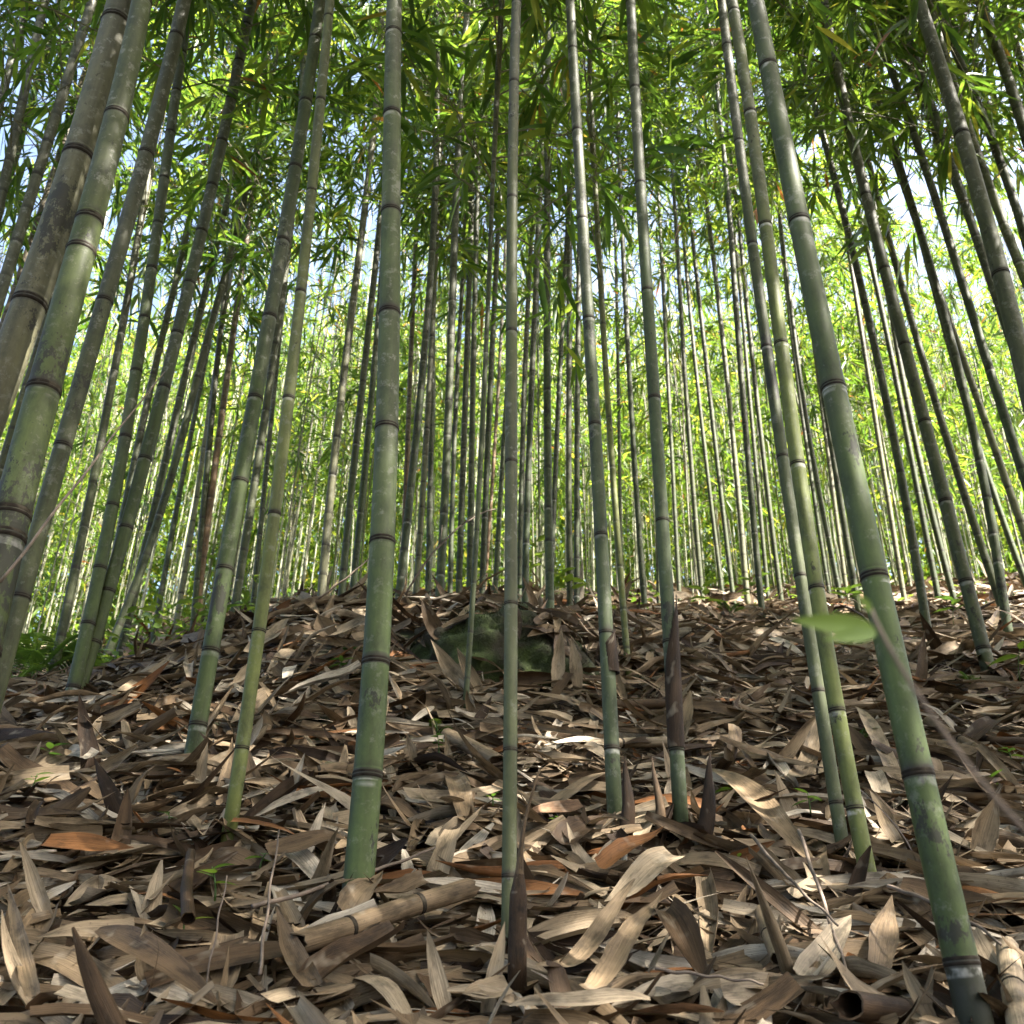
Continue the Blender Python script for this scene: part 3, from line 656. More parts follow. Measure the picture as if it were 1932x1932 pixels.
tag(obj('far_bamboo_wood', mb.mesh('far_bamboo_wood', [ML, MFS])), 'far-off sunlit bamboo wood filling the gaps beyond the crest', 'wood', kind='stuff')

# ------------------------------------------------------------------ undergrowth beyond the crest (one mass)
ru = np.random.default_rng(21); n = 4200
yy = ru.uniform(3.4, 8.5, n); left = ru.uniform(size=n) < .85
uu = np.where(left, ru.uniform(-250, 470, n), ru.uniform(980, 2050, n)); xx = (uu - 966) / W * yy * 1.04
cl = np.sin(xx * 5.1 + 1) * np.sin(yy * 4.3) + .6 * np.sin(xx * 11 + yy * 7); ok = (cl > ru.uniform(-.9, 1.2, n)) & (left | (yy > 4.6))
xx, yy, left = xx[ok], yy[ok], left[ok]; n = len(xx)
hh = np.where(left, .24, .12) * ru.uniform(0, 1, n) ** 1.4
D = ru.normal(0, 1, (n, 3)); D[:, 2] = np.abs(D[:, 2]) * .4 - .1; D /= np.linalg.norm(D, axis=1)[:, None]
V, F, A = leaf_batch(np.stack([xx, yy, ground(xx, yy) + hh], -1), D, ru.uniform(.035, .085, n), ru.uniform(.012, .03, n), np.clip(ru.beta(2.4, 2, n), 0, 1), rng=ru)
um = MB(); um.add(V, F, 0, rnd=A)
tag(obj('undergrowth', um.mesh('undergrowth', MS)), 'low bright green undergrowth scattered on the ground beyond the crest', 'undergrowth', kind='stuff')

# ------------------------------------------------------------------ litter
def sheet_pieces(n, ns, nt_, L, Wd, curl, bend, twist, shape, r):
    """n curved strips, local: length along x; returns (n, ns*nt, 3) verts, faces for one, uv"""
    s = np.linspace(0, 1, ns)[None, :, None]; t = np.linspace(-1, 1, nt_)[None, None, :]
    sh = shape[:, None, None]
    lens = np.sin(np.pi * np.clip(s * .93 + .05, 0, 1)) ** .75
    tap = np.where(s < .25, .78 + .88 * s, 1.0) * np.clip(1 - np.clip((s - .35) / .65, 0, 1) ** 1.7, 0.02, 1)
    wprof = np.where(sh < .45, lens, tap)
    wob = 1 + .10 * np.sin(s * 31 + 5 * t + r.uniform(0, 6, (n, 1, 1))) * r.uniform(0, 1, (n, 1, 1)) ** 2 + .10 * np.sin(s * 9 + r.uniform(0, 6, (n, 1, 1))) * r.uniform(0, 1, (n, 1, 1))
    hw = Wd[:, None, None] / 2 * wprof * wob
    c = curl[:, None, None]; c = np.where(np.abs(c) < .05, .05, c)
    y = hw * np.sin(c * t) / c; z = hw * (1 - np.cos(c * t)) / c
    z = z + hw * np.abs(t) * r.uniform(-.05, .35, (n, 1, 1))
    y = y + (bend[:, None, None] * .12 * Wd[:, None, None] * np.sin(s * 3))
    tw = twist[:, None, None] * (s - .5); y, z = y * np.cos(tw) - z * np.sin(tw), y * np.sin(tw) + z * np.cos(tw)
    th = bend[:, None, None] * (s - .5) + .25 * np.sin(s * 7 + r.uniform(0, 6, (n, 1, 1))) * r.uniform(0, 1, (n, 1, 1))
    ds = 1.0 / (ns - 1)
    cx = np.cumsum(np.cos(th), 1) * ds; cz = np.cumsum(np.sin(th), 1) * ds; cx -= cx.mean(1, keepdims=True); cz -= cz.mean(1, keepdims=True)
    Lb = L[:, None, None]
    x = Lb * cx - z * np.sin(th); z = Lb * cz + z * np.cos(th)
    V = np.stack(np.broadcast_arrays(x, y, z), -1).reshape(n, -1, 3)
    uv = np.stack(np.broadcast_arrays(Lb * s + r.uniform(0, 40, (n, 1, 1)), Wd[:, None, None] * .5 * t + r.uniform(0, 40, (n, 1, 1)), 0 * s), -1).reshape(n, -1, 3)
    a = (np.arange(ns - 1)[:, None] * nt_ + np.arange(nt_ - 1)[None]).ravel()
    F = np.stack([a, a + 1, a + nt_ + 1, a + nt_], -1)
    return V, F, uv
def normals(X, Y):
    e = .06; dx = (ground(X + e, Y) - ground(X - e, Y)) / (2 * e); dy = (ground(X, Y + e) - ground(X, Y - e)) / (2 * e)
    Nn = np.stack([-dx, -dy, np.ones_like(dx)], -1); return Nn / np.linalg.norm(Nn, axis=-1, keepdims=True)
def orient(V, X, Y, H, yaw, pitch, roll):
    Nn = normals(X, Y)
    ex = np.stack([np.cos(yaw), np.sin(yaw), 0 * yaw], -1); ex -= Nn * (ex * Nn).sum(-1, keepdims=True); ex /= np.linalg.norm(ex, axis=-1, keepdims=True)
    ey = np.cross(Nn, ex)
    e1 = ex * np.cos(pitch)[:, None] + Nn * np.sin(pitch)[:, None]; n1 = -ex * np.sin(pitch)[:, None] + Nn * np.cos(pitch)[:, None]
    e2 = ey * np.cos(roll)[:, None] + n1 * np.sin(roll)[:, None]; n2 = -ey * np.sin(roll)[:, None] + n1 * np.cos(roll)[:, None]
    P = np.stack([X, Y, ground(X, Y)], -1) + Nn * H[:, None]
    return P[:, None] + V[..., 0:1] * e1[:, None] + V[..., 1:2] * e2[:, None] + V[..., 2:3] * n2[:, None], P
MOUND = hit(945, 1225)
def scatter(n, y0, y1, umin, umax, ns, nt_, Lr, Wr, seed, stick=.07, leaf_frac=.35, hmax=.03):
    r = np.random.default_rng(seed)
    # even in ground area
    Y = np.sqrt(r.uniform(y0 * y0, y1 * y1, n)); u = r.uniform(umin, umax, n)
    X = (u - 966) / W * Y * 1.02
    leaf = r.uniform(size=n) < leaf_frac
    L = np.where(leaf, r.uniform(.09, .17, n), r.uniform(*Lr, n)); Wd = np.where(leaf, r.uniform(.012, .022, n), r.uniform(*Wr, n))
    curl = np.where(leaf, r.normal(0, .35, n), r.normal(.5, .75, n)); bend = r.normal(0, .55, n); twist = r.normal(0, .5, n)
    V, F, uv = sheet_pieces(n, ns, nt_, L, Wd, curl, bend, twist, np.where(leaf, .2, r.uniform(.3, 1, n)), r)
    yaw = r.uniform(0, 2 * np.pi, n); yaw = np.where(r.uniform(size=n) < .28, r.normal(0, .5, n) + np.pi * (r.uniform(size=n) < .5), yaw)
    up = r.uniform(size=n) < stick
    pitch = np.where(up, r.uniform(.35, 1.0, n), r.normal(0, .20, n)); roll = r.normal(0, .5, n)
    H = np.where(up, L * .32 * np.sin(pitch) - .035, r.uniform(-.066, hmax - .042, n))
    Pv, P = orient(V, X, Y, H, yaw, pitch, roll)
    rnd = np.clip(np.where(leaf, r.normal(.55, .24, n), r.normal(.46, .27, n)), .02, .93); rnd = np.where(r.uniform(size=n) < .03, r.uniform(.95, 1, n), rnd)
    d = np.hypot((P[:, 0] - MOUND[0]) / .24, (P[:, 1] - MOUND[1]) / .28); ok = (d > 1) | (r.uniform(size=n) < .5)
    return Pv[ok], F, uv[ok], rnd[ok], P[ok], L[ok], Wd[ok], (up & ok)[ok], H[ok]
litter = MB(); cands = []
for args in [(3700, .78, 1.7, -250, 2200, 10, 5, (.09, .26), (.015, .048), 1, .02, .36, .038), (4900, 1.6, 3.2, -250, 2200, 8, 4, (.10, .28), (.014, .044), 2, .055, .36, .05),
             (4500, 3.1, 6.0, -350, 2300, 6, 3, (.12, .30), (.02, .05), 3, .08, .3, .05), (4500, 5.8, 13., -350, 2300, 5, 3, (.2, .5), (.03, .08), 4, .10, .3, .06),
             (2600, .62, 2.6, -250, 2200, 7, 3, (.04, .15), (.002, .007), 6, .05, .0, .036), (2200, .62, 2.6, -250, 2200, 5, 3, (.02, .06), (.012, .03), 7, .0, .0, .034),
             (3000, .25, .75, -900, 2900, 5, 3, (.12, .26), (.02, .05), 5, .05, .3, .03)]:
    Pv, F, uv, rnd, P, L, Wd, up, H = scatter(*args)
    for i in range(len(Pv)): cands.append((Pv[i], F, uv[i], rnd[i], P[i], L[i] * Wd[i], up[i], H[i]))
uA, vA, dA = project(np.array([c[4] for c in cands]))
size = np.array([c[5] for c in cands]) / np.maximum(dA, .2) ** 2 * np.array([(1.0 if c[7] > -.024 or c[6] else .35) for c in cands])
size[(uA < 0) | (uA > 1932) | (vA < 0) | (vA > 1932)] = 0
top_ids = set(np.argsort(-size)[:250].tolist())
NEARBASE = [(434, 1584, 'the slim yellow-green bamboo'), (674, 1704, 'the thick flecked bamboo'), (955, 1790, 'the centre bamboo'), (1220, 1555, 'the two right-of-centre bamboos'), (1620, 1630, 'the touching bamboo pair'), (1837, 1900, 'the thickest right bamboo'), (120, 1850, 'the lower left corner'), (150, 1500, 'the left slope'), (1400, 1850, 'the bottom right edge'), (500, 1880, 'the bottom left edge')]
for i, c in enumerate(cands):
    if i in top_ids:
        t = mesh_np('dry_sheath', c[0] - c[4], [c[1]], MLIT, {'uvw': c[2], 'rnd': np.full(len(c[0]), c[3])})
        o = obj('dry_sheath', t, None, c[4])
        tone = 'dark brown' if c[3] < .3 else 'tan' if c[3] < .62 else 'pale' if c[3] < .94 else 'orange-brown'
        pose = 'sticking up from' if c[6] else 'lying in'
        b = min(NEARBASE, key=lambda q: (q[0] - uA[i]) ** 2 + (q[1] - vA[i]) ** 2)[2]
        tag(o, f'{tone} dry bamboo sheath {pose} the litter near {b}', 'sheath', 'dry sheaths on top of the litter')
    else:
        litter.add(c[0], [c[1]], uvw=c[2], rnd=c[3])
rm = np.random.default_rng(41); k = 70
d = np.stack([rm.uniform(-1, 1, k), rm.uniform(-1, .35, k), rm.uniform(.1, 1, k)], -1); d /= np.linalg.norm(d, axis=1)[:, None]
d = d[(np.abs(d[:, 0]) > .42) | (d[:, 2] > .66) | (rm.uniform(size=k) < .15)]; k = len(d)
mr = np.array([.27, .26, .20]); MC0 = np.array([MOUND[0] - .02, MOUND[1] + .13, MOUND[2] - .065])
nn = d / mr; nn /= np.linalg.norm(nn, axis=1)[:, None]; Pm = MC0 + d * mr + nn * rm.uniform(.004, .02, k)[:, None]
ex = np.cross(nn, rm.normal(size=(k, 3))); ex /= np.linalg.norm(ex, axis=1)[:, None]; ey = np.cross(nn, ex)
V, F, uv = sheet_pieces(k, 8, 5, rm.uniform(.08, .2, k), rm.uniform(.015, .042, k), rm.normal(.4, .5, k), -rm.uniform(.2, .9, k), rm.normal(0, .4, k), rm.uniform(.2, 1, k), rm)
Pv = Pm[:, None] + V[..., 0:1] * ex[:, None] + V[..., 1:2] * ey[:, None] + V[..., 2:3] * nn[:, None]
for j in range(k): litter.add(Pv[j], [F], uvw=uv[j], rnd=float(np.clip(rm.normal(.38, .25), .02, .9)))
rb = np.random.default_rng(31)
for t_, b_, Y_ in BAM:
    u_, v_, d_ = project(np.array(b_))
    if not (-40 < u_ < 1980 and v_ < 2050) or d_ > 3.2: continue
    k = 11; a = rb.uniform(0, 6.28, k); rad_ = rb.uniform(.022, .05, k)
    L = rb.uniform(.05, .13, k); Wd = rb.uniform(.012, .035, k)
    V, F, uv = sheet_pieces(k, 7, 5, L, Wd, rb.normal(.5, .6, k), rb.normal(0, .5, k), rb.normal(0, .5, k), rb.uniform(.2, 1, k), rb)
    pit = np.where(rb.uniform(size=k) < .4, rb.uniform(.5, 1.15, k), rb.normal(.2, .2, k))
    yaw = np.where(pit > .45, a + np.pi + rb.normal(0, .5, k), rb.uniform(0, 6.28, k))
    Pv, P = orient(V, b_[0] + np.cos(a) * rad_, b_[1] + np.sin(a) * rad_, L * .3 * np.sin(np.clip(pit, 0, 2)) - .028, yaw, pit, rb.normal(0, .3, k))
    for j in range(k): litter.add(Pv[j], [F], uvw=uv[j], rnd=float(np.clip(rb.normal(.35, .25), .02, .9)))
tag(obj('leaf_litter', litter.mesh('leaf_litter', MLIT)), 'deep litter of dry bamboo sheaths and leaves over the slope', 'leaf litter', kind='stuff')

# ------------------------------------------------------------------ mossy mound
def mound():
    nu, nv = 70, 30; a = np.linspace(0, 2 * np.pi, nu, endpoint=False)[None]; e = np.linspace(-.35, np.pi / 2, nv)[:, None]
    d = np.stack([np.cos(a) * np.cos(e), np.sin(a) * np.cos(e), np.sin(e) + 0 * a], -1)
    q = d * np.array([.27, .26, .20])
    nz = (.018 * np.sin(19 * q[..., 0] + 3) * np.sin(23 * q[..., 1] + 1) + .012 * np.sin(47 * q[..., 0] + 31 * q[..., 2]) + .008 * np.sin(83 * q[..., 2] + 61 * q[..., 1]) + .006 * np.sin(140 * q[..., 0] + 90 * q[..., 2]))
    q = q + d * nz[..., None]
    V = q.reshape(-1, 3); i = np.arange(nv - 1)[:, None] * nu; k = np.arange(nu)[None]; k2 = (k + 1) % nu
    F = np.stack([i + k, i + k2, i + nu + k2, i + nu + k], -1).reshape(-1, 4)
    mb = MB(); mb.add(V, [F])
    r = np.random.default_rng(3); s = r.integers(0, len(V), 9000); B = V[s] + r.normal(0, .006, (9000, 3)); n_ = B / np.array([.27, .26, .20]) ** 2; n_ /= np.linalg.norm(n_, axis=1)[:, None]
    tip = B + n_ * r.uniform(.004, .012, 9000)[:, None] + r.normal(0, .003, (9000, 3)); sd_ = np.cross(n_, r.normal(size=(9000, 3))); sd_ *= .0012 / np.linalg.norm(sd_, axis=1)[:, None]
    T = np.stack([B - sd_, B + sd_, tip], 1).reshape(-1, 3); mb.add(T, [np.arange(27000).reshape(-1, 3)])
    return mb.mesh('mossy_mound', MM)
tag(obj('mossy_mound', mound(), None, (MOUND[0] - .02, MOUND[1] + .13, MOUND[2] - .065)), 'low mossy earth mound behind the thick flecked stem and the centre stem', 'mound')

# ------------------------------------------------------------------ hand-placed pieces on the litter
def strip(u0, v0, u1, v1, wpx, curl, bend, rnd, label, name='dry_sheath', lift=(.03, .03), shape=.8, cat='sheath', seed=0, ns=14, nt_=7, roll=.0, group=None):
    """a sheath from pixel 0 (butt) to pixel 1 (tip), both at a height above the ground"""
    A = hit(u0, v0); B = hit(u1, v1)
    A = A + np.array([0, -.0, lift[0] - .013]); 
    if lift[1] is None:                                     # standing up: keep the tip at the butt's distance
        B = on_plane(u1, v1, A[1] - .01)
    else: B = B + np.array([0, 0, lift[1] - .013])
    L = np.linalg.norm(B - A); dep = project((A + B) / 2)[2]; Wd = wpx * dep / W
    r = np.random.default_rng(seed + 900)
    V, F, uv = sheet_pieces(1, ns, nt_, np.array([L]), np.array([Wd]), np.array([curl]), np.array([bend]), np.array([.3 * r.normal()]), np.array([shape]), r)
    e1 = (B - A) / L; up = np.array([0, -.75, .65]) if lift[1] is not None else np.array([0, -1., .15])
    ey = np.cross(up, e1); ey /= np.linalg.norm(ey); n2 = np.cross(e1, ey)
    ey, n2 = ey * math.cos(roll) + n2 * math.sin(roll), -ey * math.sin(roll) + n2 * math.cos(roll)
    Pm = (A + B) / 2; P = V[0][:, 0:1] * e1 + V[0][:, 1:2] * ey + V[0][:, 2:3] * n2
    o = obj(name, mesh_np(name, P, [F], MLIT, {'uvw': uv[0], 'rnd': np.full(len(P), rnd)}), None, Pm)
    return tag(o, label, cat, group)
S = strip
S(168, 1801, 398, 1908, 62, .45, -.5, .30, 'long dark brown sheath lying diagonally in the lower left', lift=(.045, .03), shape=.3, seed=1)
S(100, 1725, 38, 1585, 30, .3, .3, .66, 'pale pointed sheath standing up near the left edge', lift=(0, None), seed=2)
S(290, 1832, 272, 1742, 46, .7, .1, .58, 'short pinkish pointed sheath tip standing up above the long dark brown sheath', lift=(0, None), seed=3)
S(590, 1885, 516, 1790, 48, .6, .4, .34, 'brown sheath leaning left at the bottom, left of the fallen tan cane', lift=(.02, .05), seed=4)
S(843, 1885, 806, 1752, 34, .35, .2, .74, 'pale blade-like sheath standing up left of the dead brown shoot', lift=(0, None), seed=5)
S(918, 1885, 952, 1738, 32, .4, -.3, .70, 'pale narrow sheath leaning right beside the dead brown shoot', lift=(0, None), seed=6)
S(1004, 1900, 1198, 1752, 40, .4, .6, .52, 'long greyish sheath pointing up right from the dead shoot', lift=(.03, .05), seed=7, shape=.3)
S(1110, 1915, 1255, 1772, 46, .5, .5, .50, 'long yellowish sheath parallel to the greyish one, further right', lift=(.03, .06), seed=8)
S(1260, 1800, 1340, 1860, 80, 1.1, -.5, .24, 'curled brown sheath arching over the litter at the bottom centre right', lift=(.06, .01), seed=9)
S(1275, 1665, 1140, 1752, 62, .3, .1, .70, 'broad pale triangular sheath with cast shadows, right of the centre stem', lift=(.05, .04), seed=10)
S(1335, 1475, 1545, 1640, 56, .45, -.35, .50, 'longest tan sheath sloping down right from the dark pointed spike', lift=(.05, .03), seed=11, shape=.3)
S(885, 1300, 812, 1208, 34, .35, .2, .64, 'left of the two pale pointed sheaths leaning on the mossy mound', lift=(.0, None), seed=12)
S(905, 1300, 862, 1222, 26, .35, .2, .60, 'right of the two pale pointed sheaths leaning on the mossy mound', lift=(.0, None), seed=13)
S(780, 1430, 768, 1385, 24, .4, .2, .62, 'small tan pointed sheath standing below the mossy mound', lift=(0, None), seed=14)
S(1690, 1470, 1618, 1350, 34, .5, -.3, .62, 'long tan sheath curving between the touching pair and the thickest right stem', lift=(.02, .05), seed=15)
S(1500, 1500, 1560, 1370, 40, .5, .3, .58, 'tan sheath leaning against the touching bamboo pair from the left', lift=(.02, .05), seed=16)
S(1690, 1570, 1640, 1490, 34, .4, -.1, .62, 'pointed tan sheath standing between the pair and the thickest right stem', lift=(0, None), seed=17)
S(1840, 1600, 1880, 1500, 48, .6, .2, .56, 'broad tan sheath standing up right of the thickest right stem', lift=(0, None), seed=18)
S(1700, 1690, 1890, 1735, 60, .6, .2, .26, 'dark brown sheath behind the thickest right stem near its foot', lift=(.02, .03), seed=19)
S(1300, 1880, 1560, 1872, 52, .6, -.8, .55, 'arched tan sheath along the bottom edge, left of the hollow cane', lift=(.02, .02), seed=20, shape=.3)
S(1520, 1870, 1610, 1760, 62, .3, .2, .76, 'whitish bleached broad sheath above the hollow cane', lift=(.02, .03), seed=21)
S(1660, 1840, 1690, 1740, 54, .5, .2, .42, 'purplish brown sheath beside the foot of the thickest right stem', lift=(.02, .04), seed=22)
S(1755, 1915, 1700, 1810, 34, .4, .2, .72, 'pale pointed sheath standing left of the black stained foot', lift=(0, None), seed=23)
S(500, 1640, 660, 1610, 54, .5, -.7, .30, 'arched brown sheath left of the thick flecked stem', lift=(.04, .04), seed=24)
S(430, 1592, 560, 1622, 14, .5, -.5, .97, 'thin orange sheath in front of the slim yellow-green stem', lift=(.05, .05), seed=25)
S(80, 1612, 250, 1625, 54, .5, .2, .96, 'wide orange-brown sheath lying flat on the left', lift=(.03, .03), seed=26)
S(250, 1780, 60, 1800, 52, .7, .3, .60, 'greyish tan curved sheath above the long dark brown sheath', lift=(.03, .03), seed=27)
S(880, 1560, 840, 1420, 40, .4, .3, .46, 'long brown sheath sloping down toward the centre stem', lift=(.02, .04), seed=28)
S(1060, 1600, 1150, 1555, 60, .3, .1, .12, 'dark greenish-grey broad sheath at the base of the dark green stem', lift=(.02, .03), seed=29)
S(1100, 1530, 990, 1545, 44, .6, .2, .95, 'orange-brown wide sheath between the centre stem and the dark green stem', lift=(.02, .02), seed=30)
S(1050, 1290, 1060, 1185, 26, .4, .2, .66, 'pale narrow sheath leaning upright at the right end of the mossy mound', lift=(0, None), seed=31)
S(1090, 1290, 1078, 1200, 24, .4, -.2, .62, 'second pale narrow sheath at the right end of the mossy mound', lift=(0, None), seed=32)
S(470, 1250, 545, 1180, 36, .4, -.4, .64, 'tan sheath arching over the crest left of the thick flecked stem', lift=(.04, .04), seed=33)
S(620, 1210, 600, 1160, 40, .5, .3, .44, 'brown sheath at the crest beside the thick flecked stem', lift=(.03, None), seed=34)
S(220, 1330, 320, 1260, 34, .4, .2, .62, 'tan sheath lying across the left crest', lift=(.03, .04), seed=35)
S(375, 1480, 392, 1400, 22, .3, .1, .66, 'pale narrow sheath standing beside the slim yellow-green stem', lift=(0, None), seed=36)
S(545, 1500, 575, 1420, 18, .3, .1, .92, 'silvery white narrow leaf standing between the yellow-green and thick flecked stems', lift=(0, None), seed=37)
S(1830, 1260, 1890, 1175, 34, .5, .3, .58, 'tan sheath propped against the far right stem', lift=(.02, .06), seed=38)
S(60, 1905, 10, 1700, 30, .4, .2, .5, 'brown sheath along the lower left edge', lift=(.02, .03), seed=39)
S(1130, 1660, 1260, 1625, 40, .5, .3, .96, 'orange-brown sheath tip rising right of the centre stem', lift=(.03, .06), seed=40)
S(800, 1690, 690, 1720, 46, .8, .3, .40, 'brown rolled sheath running right from the foot of the thick flecked stem', lift=(.03, .03), seed=41)
S(650, 1752, 720, 1700, 58, .4, .1, .50, 'greyish square-ended sheath at the foot of the thick flecked stem', lift=(.03, .05), seed=42)
S(960, 1900, 870, 1915, 60, .5, .3, .60, 'tan blotched sheath at the bottom edge below the dead shoot', lift=(.03, .03), seed=43)
S(1230, 1925, 960, 1935, 40, .5, -.4, .74, 'long pale sheath along the bottom edge', lift=(.03, .03), seed=44, shape=.3)
S(835, 1235, 795, 1130, 34, .5, .5, .28, 'brown sheath draped over the left end of the mossy mound', lift=(.05, None), seed=45)
S(1090, 1200, 990, 1172, 30, .8, -.3, .12, 'dark rotten sheath along the top right of the mossy mound', lift=(.05, .06), seed=46)
S(960, 1185, 900, 1165, 24, .5, .3, .3, 'brown curled sheath lying on top of the mossy mound', lift=(.09, .09), seed=47)
# spikes of sheath at culm feet: stiff rolled cones
def spike(u0, v0, u1, v1, wpx, rnd, label, name='sheath_spike', dy=-.02):
    A = hit(u0, v0) + np.array([0, dy, -.02]); B = on_plane(u1, v1, A[1]); dep = project(A)[2]; r = wpx / 2 * dep / W
    t = np.linspace(0, 1, 9)[:, None]; P = A + (B - A) * t; P[:, 0] += .004 * np.sin(t[:, 0] * 5)
    V, F = tube(P - A, r * np.array([1, .98, .93, .84, .73, .58, .42, .24, .03]), 10)
    V[:, 1] *= .75
    uv = np.stack([np.repeat(t[:, 0] * np.linalg.norm(B - A), 10), np.tile(np.linspace(0, 6.28 * r, 10), 9), np.zeros(90)], -1)
    return tag(obj(name, mesh_np(name, V, F, MLIT, {'uvw': uv, 'rnd': np.full(90, rnd)}), None, A), label, 'sheath spike')
spike(1318, 1568, 1345, 1418, 34, .02, 'dark brown pointed spike standing right of the sheathed stem')
spike(1176, 1556, 1184, 1425, 30, .06, 'brown pointed spike of sheath against the base of the dark green stem')
spike(1240, 1560, 1235, 1428, 22, .28, 'slender tan spike of sheath left of the sheathed stem')
# sheath clasping a culm (a part of that bamboo)
t10, b10, Y10 = BAM[8]
def clasp(t, base, Y, p0, p1, wpx, rnd):
    A = on_plane(*p0, Y); B = on_plane(*p1, Y); dep = project(A)[2]; r = wpx / 2 * dep / W
    q = np.linspace(0, 1, 12)[:, None]; P = A + (B - A) * q
    n = 14; a = np.linspace(-2.5, 2.5, n); VV = []
    for k in range(12):
        sc2 = max(1.0 - .13 * max(k - 3, 0), .05); sh_ = .25 + .09 * max(k - 3, 0)
        VV.append(np.stack([P[k, 0] + r * np.sin(a * sc2 + sh_), P[k, 1] - r * np.cos(a * sc2 + sh_), P[k, 2] + 0 * a], -1))
    V = np.concatenate(VV) - base; i = np.arange(11)[:, None] * n + np.arange(n - 1)[None]; i = i.ravel()
    uv = np.stack([np.repeat(q[:, 0] * np.linalg.norm(B - A), n), np.tile(a * r, 12), np.zeros(12 * n)], -1)
    return obj('clasping_sheath', mesh_np('clasping_sheath', V, [np.stack([i, i + 1, i + n + 1, i + n], -1)], MLIT, {'uvw': uv, 'rnd': np.full(12 * n, rnd)}), t)
clasp(t10, b10, Y10, (1276, 1412), (1262, 1125), 33, .06)
t9, b9, Y9 = BAM[7]; clasp(t9, b9, Y9, (1154, 1270), (1146, 1190), 31, .06)
t7, b7, Y7 = BAM[5]; clasp(t7, b7, Y7, (676, 1725), (681, 1660), 63, .12)

# ------------------------------------------------------------------ fallen canes, dead shoot, twigs
def cane(pts, wpx, rnd, label, name='fallen_cane', hollow=False, Ys=None, lift=.02, nodes=2, taper=1.0, curve=True):
    P = np.array([hit(u, v) for u, v in pts]) + np.array([0, 0, lift - .012]) if Ys is None else np.array([on_plane(u, v, y) for (u, v), y in zip(pts, Ys)])
    dep = project(P.mean(0))[2]; r = wpx / 2 * dep / W
    L = np.linalg.norm(np.diff(P, axis=0), axis=1); s = np.concatenate([[0], np.cumsum(L)]); m = 30
    q = np.linspace(0, s[-1], m); Pq = np.stack([np.interp(q, s, P[:, k]) for k in range(3)], -1)
    rr = np.full(m, r) * np.linspace(1, taper, m); off = Pq[0].copy(); n = 16
    t = thing(name, off, label, 'cane')
    def torn(V_):
        V_ = V_.copy(); td_ = (Pq[1] - Pq[0]) / np.linalg.norm(Pq[1] - Pq[0]); jag = np.random.default_rng(len(label)).normal(0, .22, n) * r + .35 * r * np.sin(np.arange(n) * .39 + 1)
        V_[:n] += td_ * jag[:, None]; V_[-n:] += td_ * jag[::-1][:, None]; return V_
    V, F = tube(Pq - off, rr, n, caps=False); V = torn(V)
    mb = MB(); uv = np.stack([np.repeat(q, n), np.tile(np.linspace(0, 6.28 * r, n), m), np.zeros(m * n)], -1)
    mb.add(V, F, uvw=uv, rnd=rnd)
    V2, F2 = tube(Pq - off, rr * .86, n, caps=False); V2 = torn(V2); F2 = [f[:, ::-1] for f in F2]
    mb.add(V2, F2, uvw=uv, rnd=max(rnd - .3, .03))
    rim = np.arange(n); 
    for e in (0, m - 1):
        Vr = np.concatenate([V[e * n:(e + 1) * n], V2[e * n:(e + 1) * n]]); k2 = (rim + 1) % n
        f = np.stack([rim, k2, k2 + n, rim + n], -1); f = f[:, ::-1] if e == 0 else f
        mb.add(Vr, [f], uvw=np.zeros((2 * n, 3)), rnd=min(rnd + .1, .9))
    if not hollow:
        for e in (1, m - 2):
            mb.add(V2[e * n:(e + 1) * n], [np.arange(n)[None]], uvw=np.zeros((n, 3)), rnd=.05)
    obj('culm', mb.mesh('culm', MLIT), t)
    for k in range(nodes):
        i = int((k + .7) / (nodes + .4) * (m - 1)); td = Pq[min(i + 1, m - 1)] - Pq[i - 1]; td /= np.linalg.norm(td)
        obj('node_ring', ring_mesh(None, td, rr[i], 16), t, Pq[i] - off)
    return t
cane([(560, 1815), (650, 1785), (740, 1752), (830, 1722), (885, 1704)], 40, .46, 'thick tan fallen cane lying in front of the thick flecked stem, partly sunlit', lift=.03, nodes=2)
cane([(1600, 1896), (1690, 1908), (1800, 1922)], 50, .16, 'dark brown hollow cane with its open end showing at the bottom right', hollow=True, Ys=[.98, 1.04, 1.12], nodes=1)
cane([(1472, 1845), (1455, 1800), (1439, 1750)], 27, .55, 'short yellowish cane stub lying at the lower right, left of the thickest stem', lift=.03, nodes=1)
cane([(1942, 2010), (1920, 1900), (1908, 1822)], 46, .66, 'pale orange cane in the lower right corner, sunlit in stripes', lift=.03, nodes=1)
cane([(840, 1388), (890, 1412), (940, 1440)], 28, .56, 'short tan cane half buried below the mossy mound, left of the centre stem', lift=.015, nodes=0)
cane([(1100, 1408), (1180, 1404), (1258, 1402)], 19, .70, 'pale rolled cane lying level behind the dark green stem', lift=.015, nodes=1)
cane([(1150, 1332), (1240, 1330), (1345, 1324)], 19, .25, 'brown cane lying level behind the sheathed stem', lift=.015, nodes=1)
cane([(1750, 1362), (1815, 1400), (1886, 1434)], 21, .42, 'brown dead cane slanting in the litter right of the thickest right stem', lift=.015, nodes=1, taper=.8)
cane([(1800, 1378), (1870, 1400), (1950, 1402)], 16, .15, 'dark thin cane at the right edge above the slanting brown one', lift=.015, nodes=1)
cane([(690, 1128), (600, 1134), (512, 1136)], 15, .2, 'dark brown cane along the crest left of the thick flecked stem', lift=.02, nodes=1)
cane([(795, 1118), (840, 1124), (885, 1130)], 17, .96, 'orange-brown rolled cane on top of the mossy mound', lift=.02, nodes=0)
cane([(545, 1468), (600, 1458), (655, 1452)], 26, .46, 'short brown cane lying left of the thick flecked stem at mid slope', lift=.015, nodes=1)
cane([(345, 1805), (342, 1740), (352, 1665)], 24, .10, 'blackened rotten cane stump standing in the lower left litter', name='cane_stump', lift=.05, nodes=0, taper=.8)
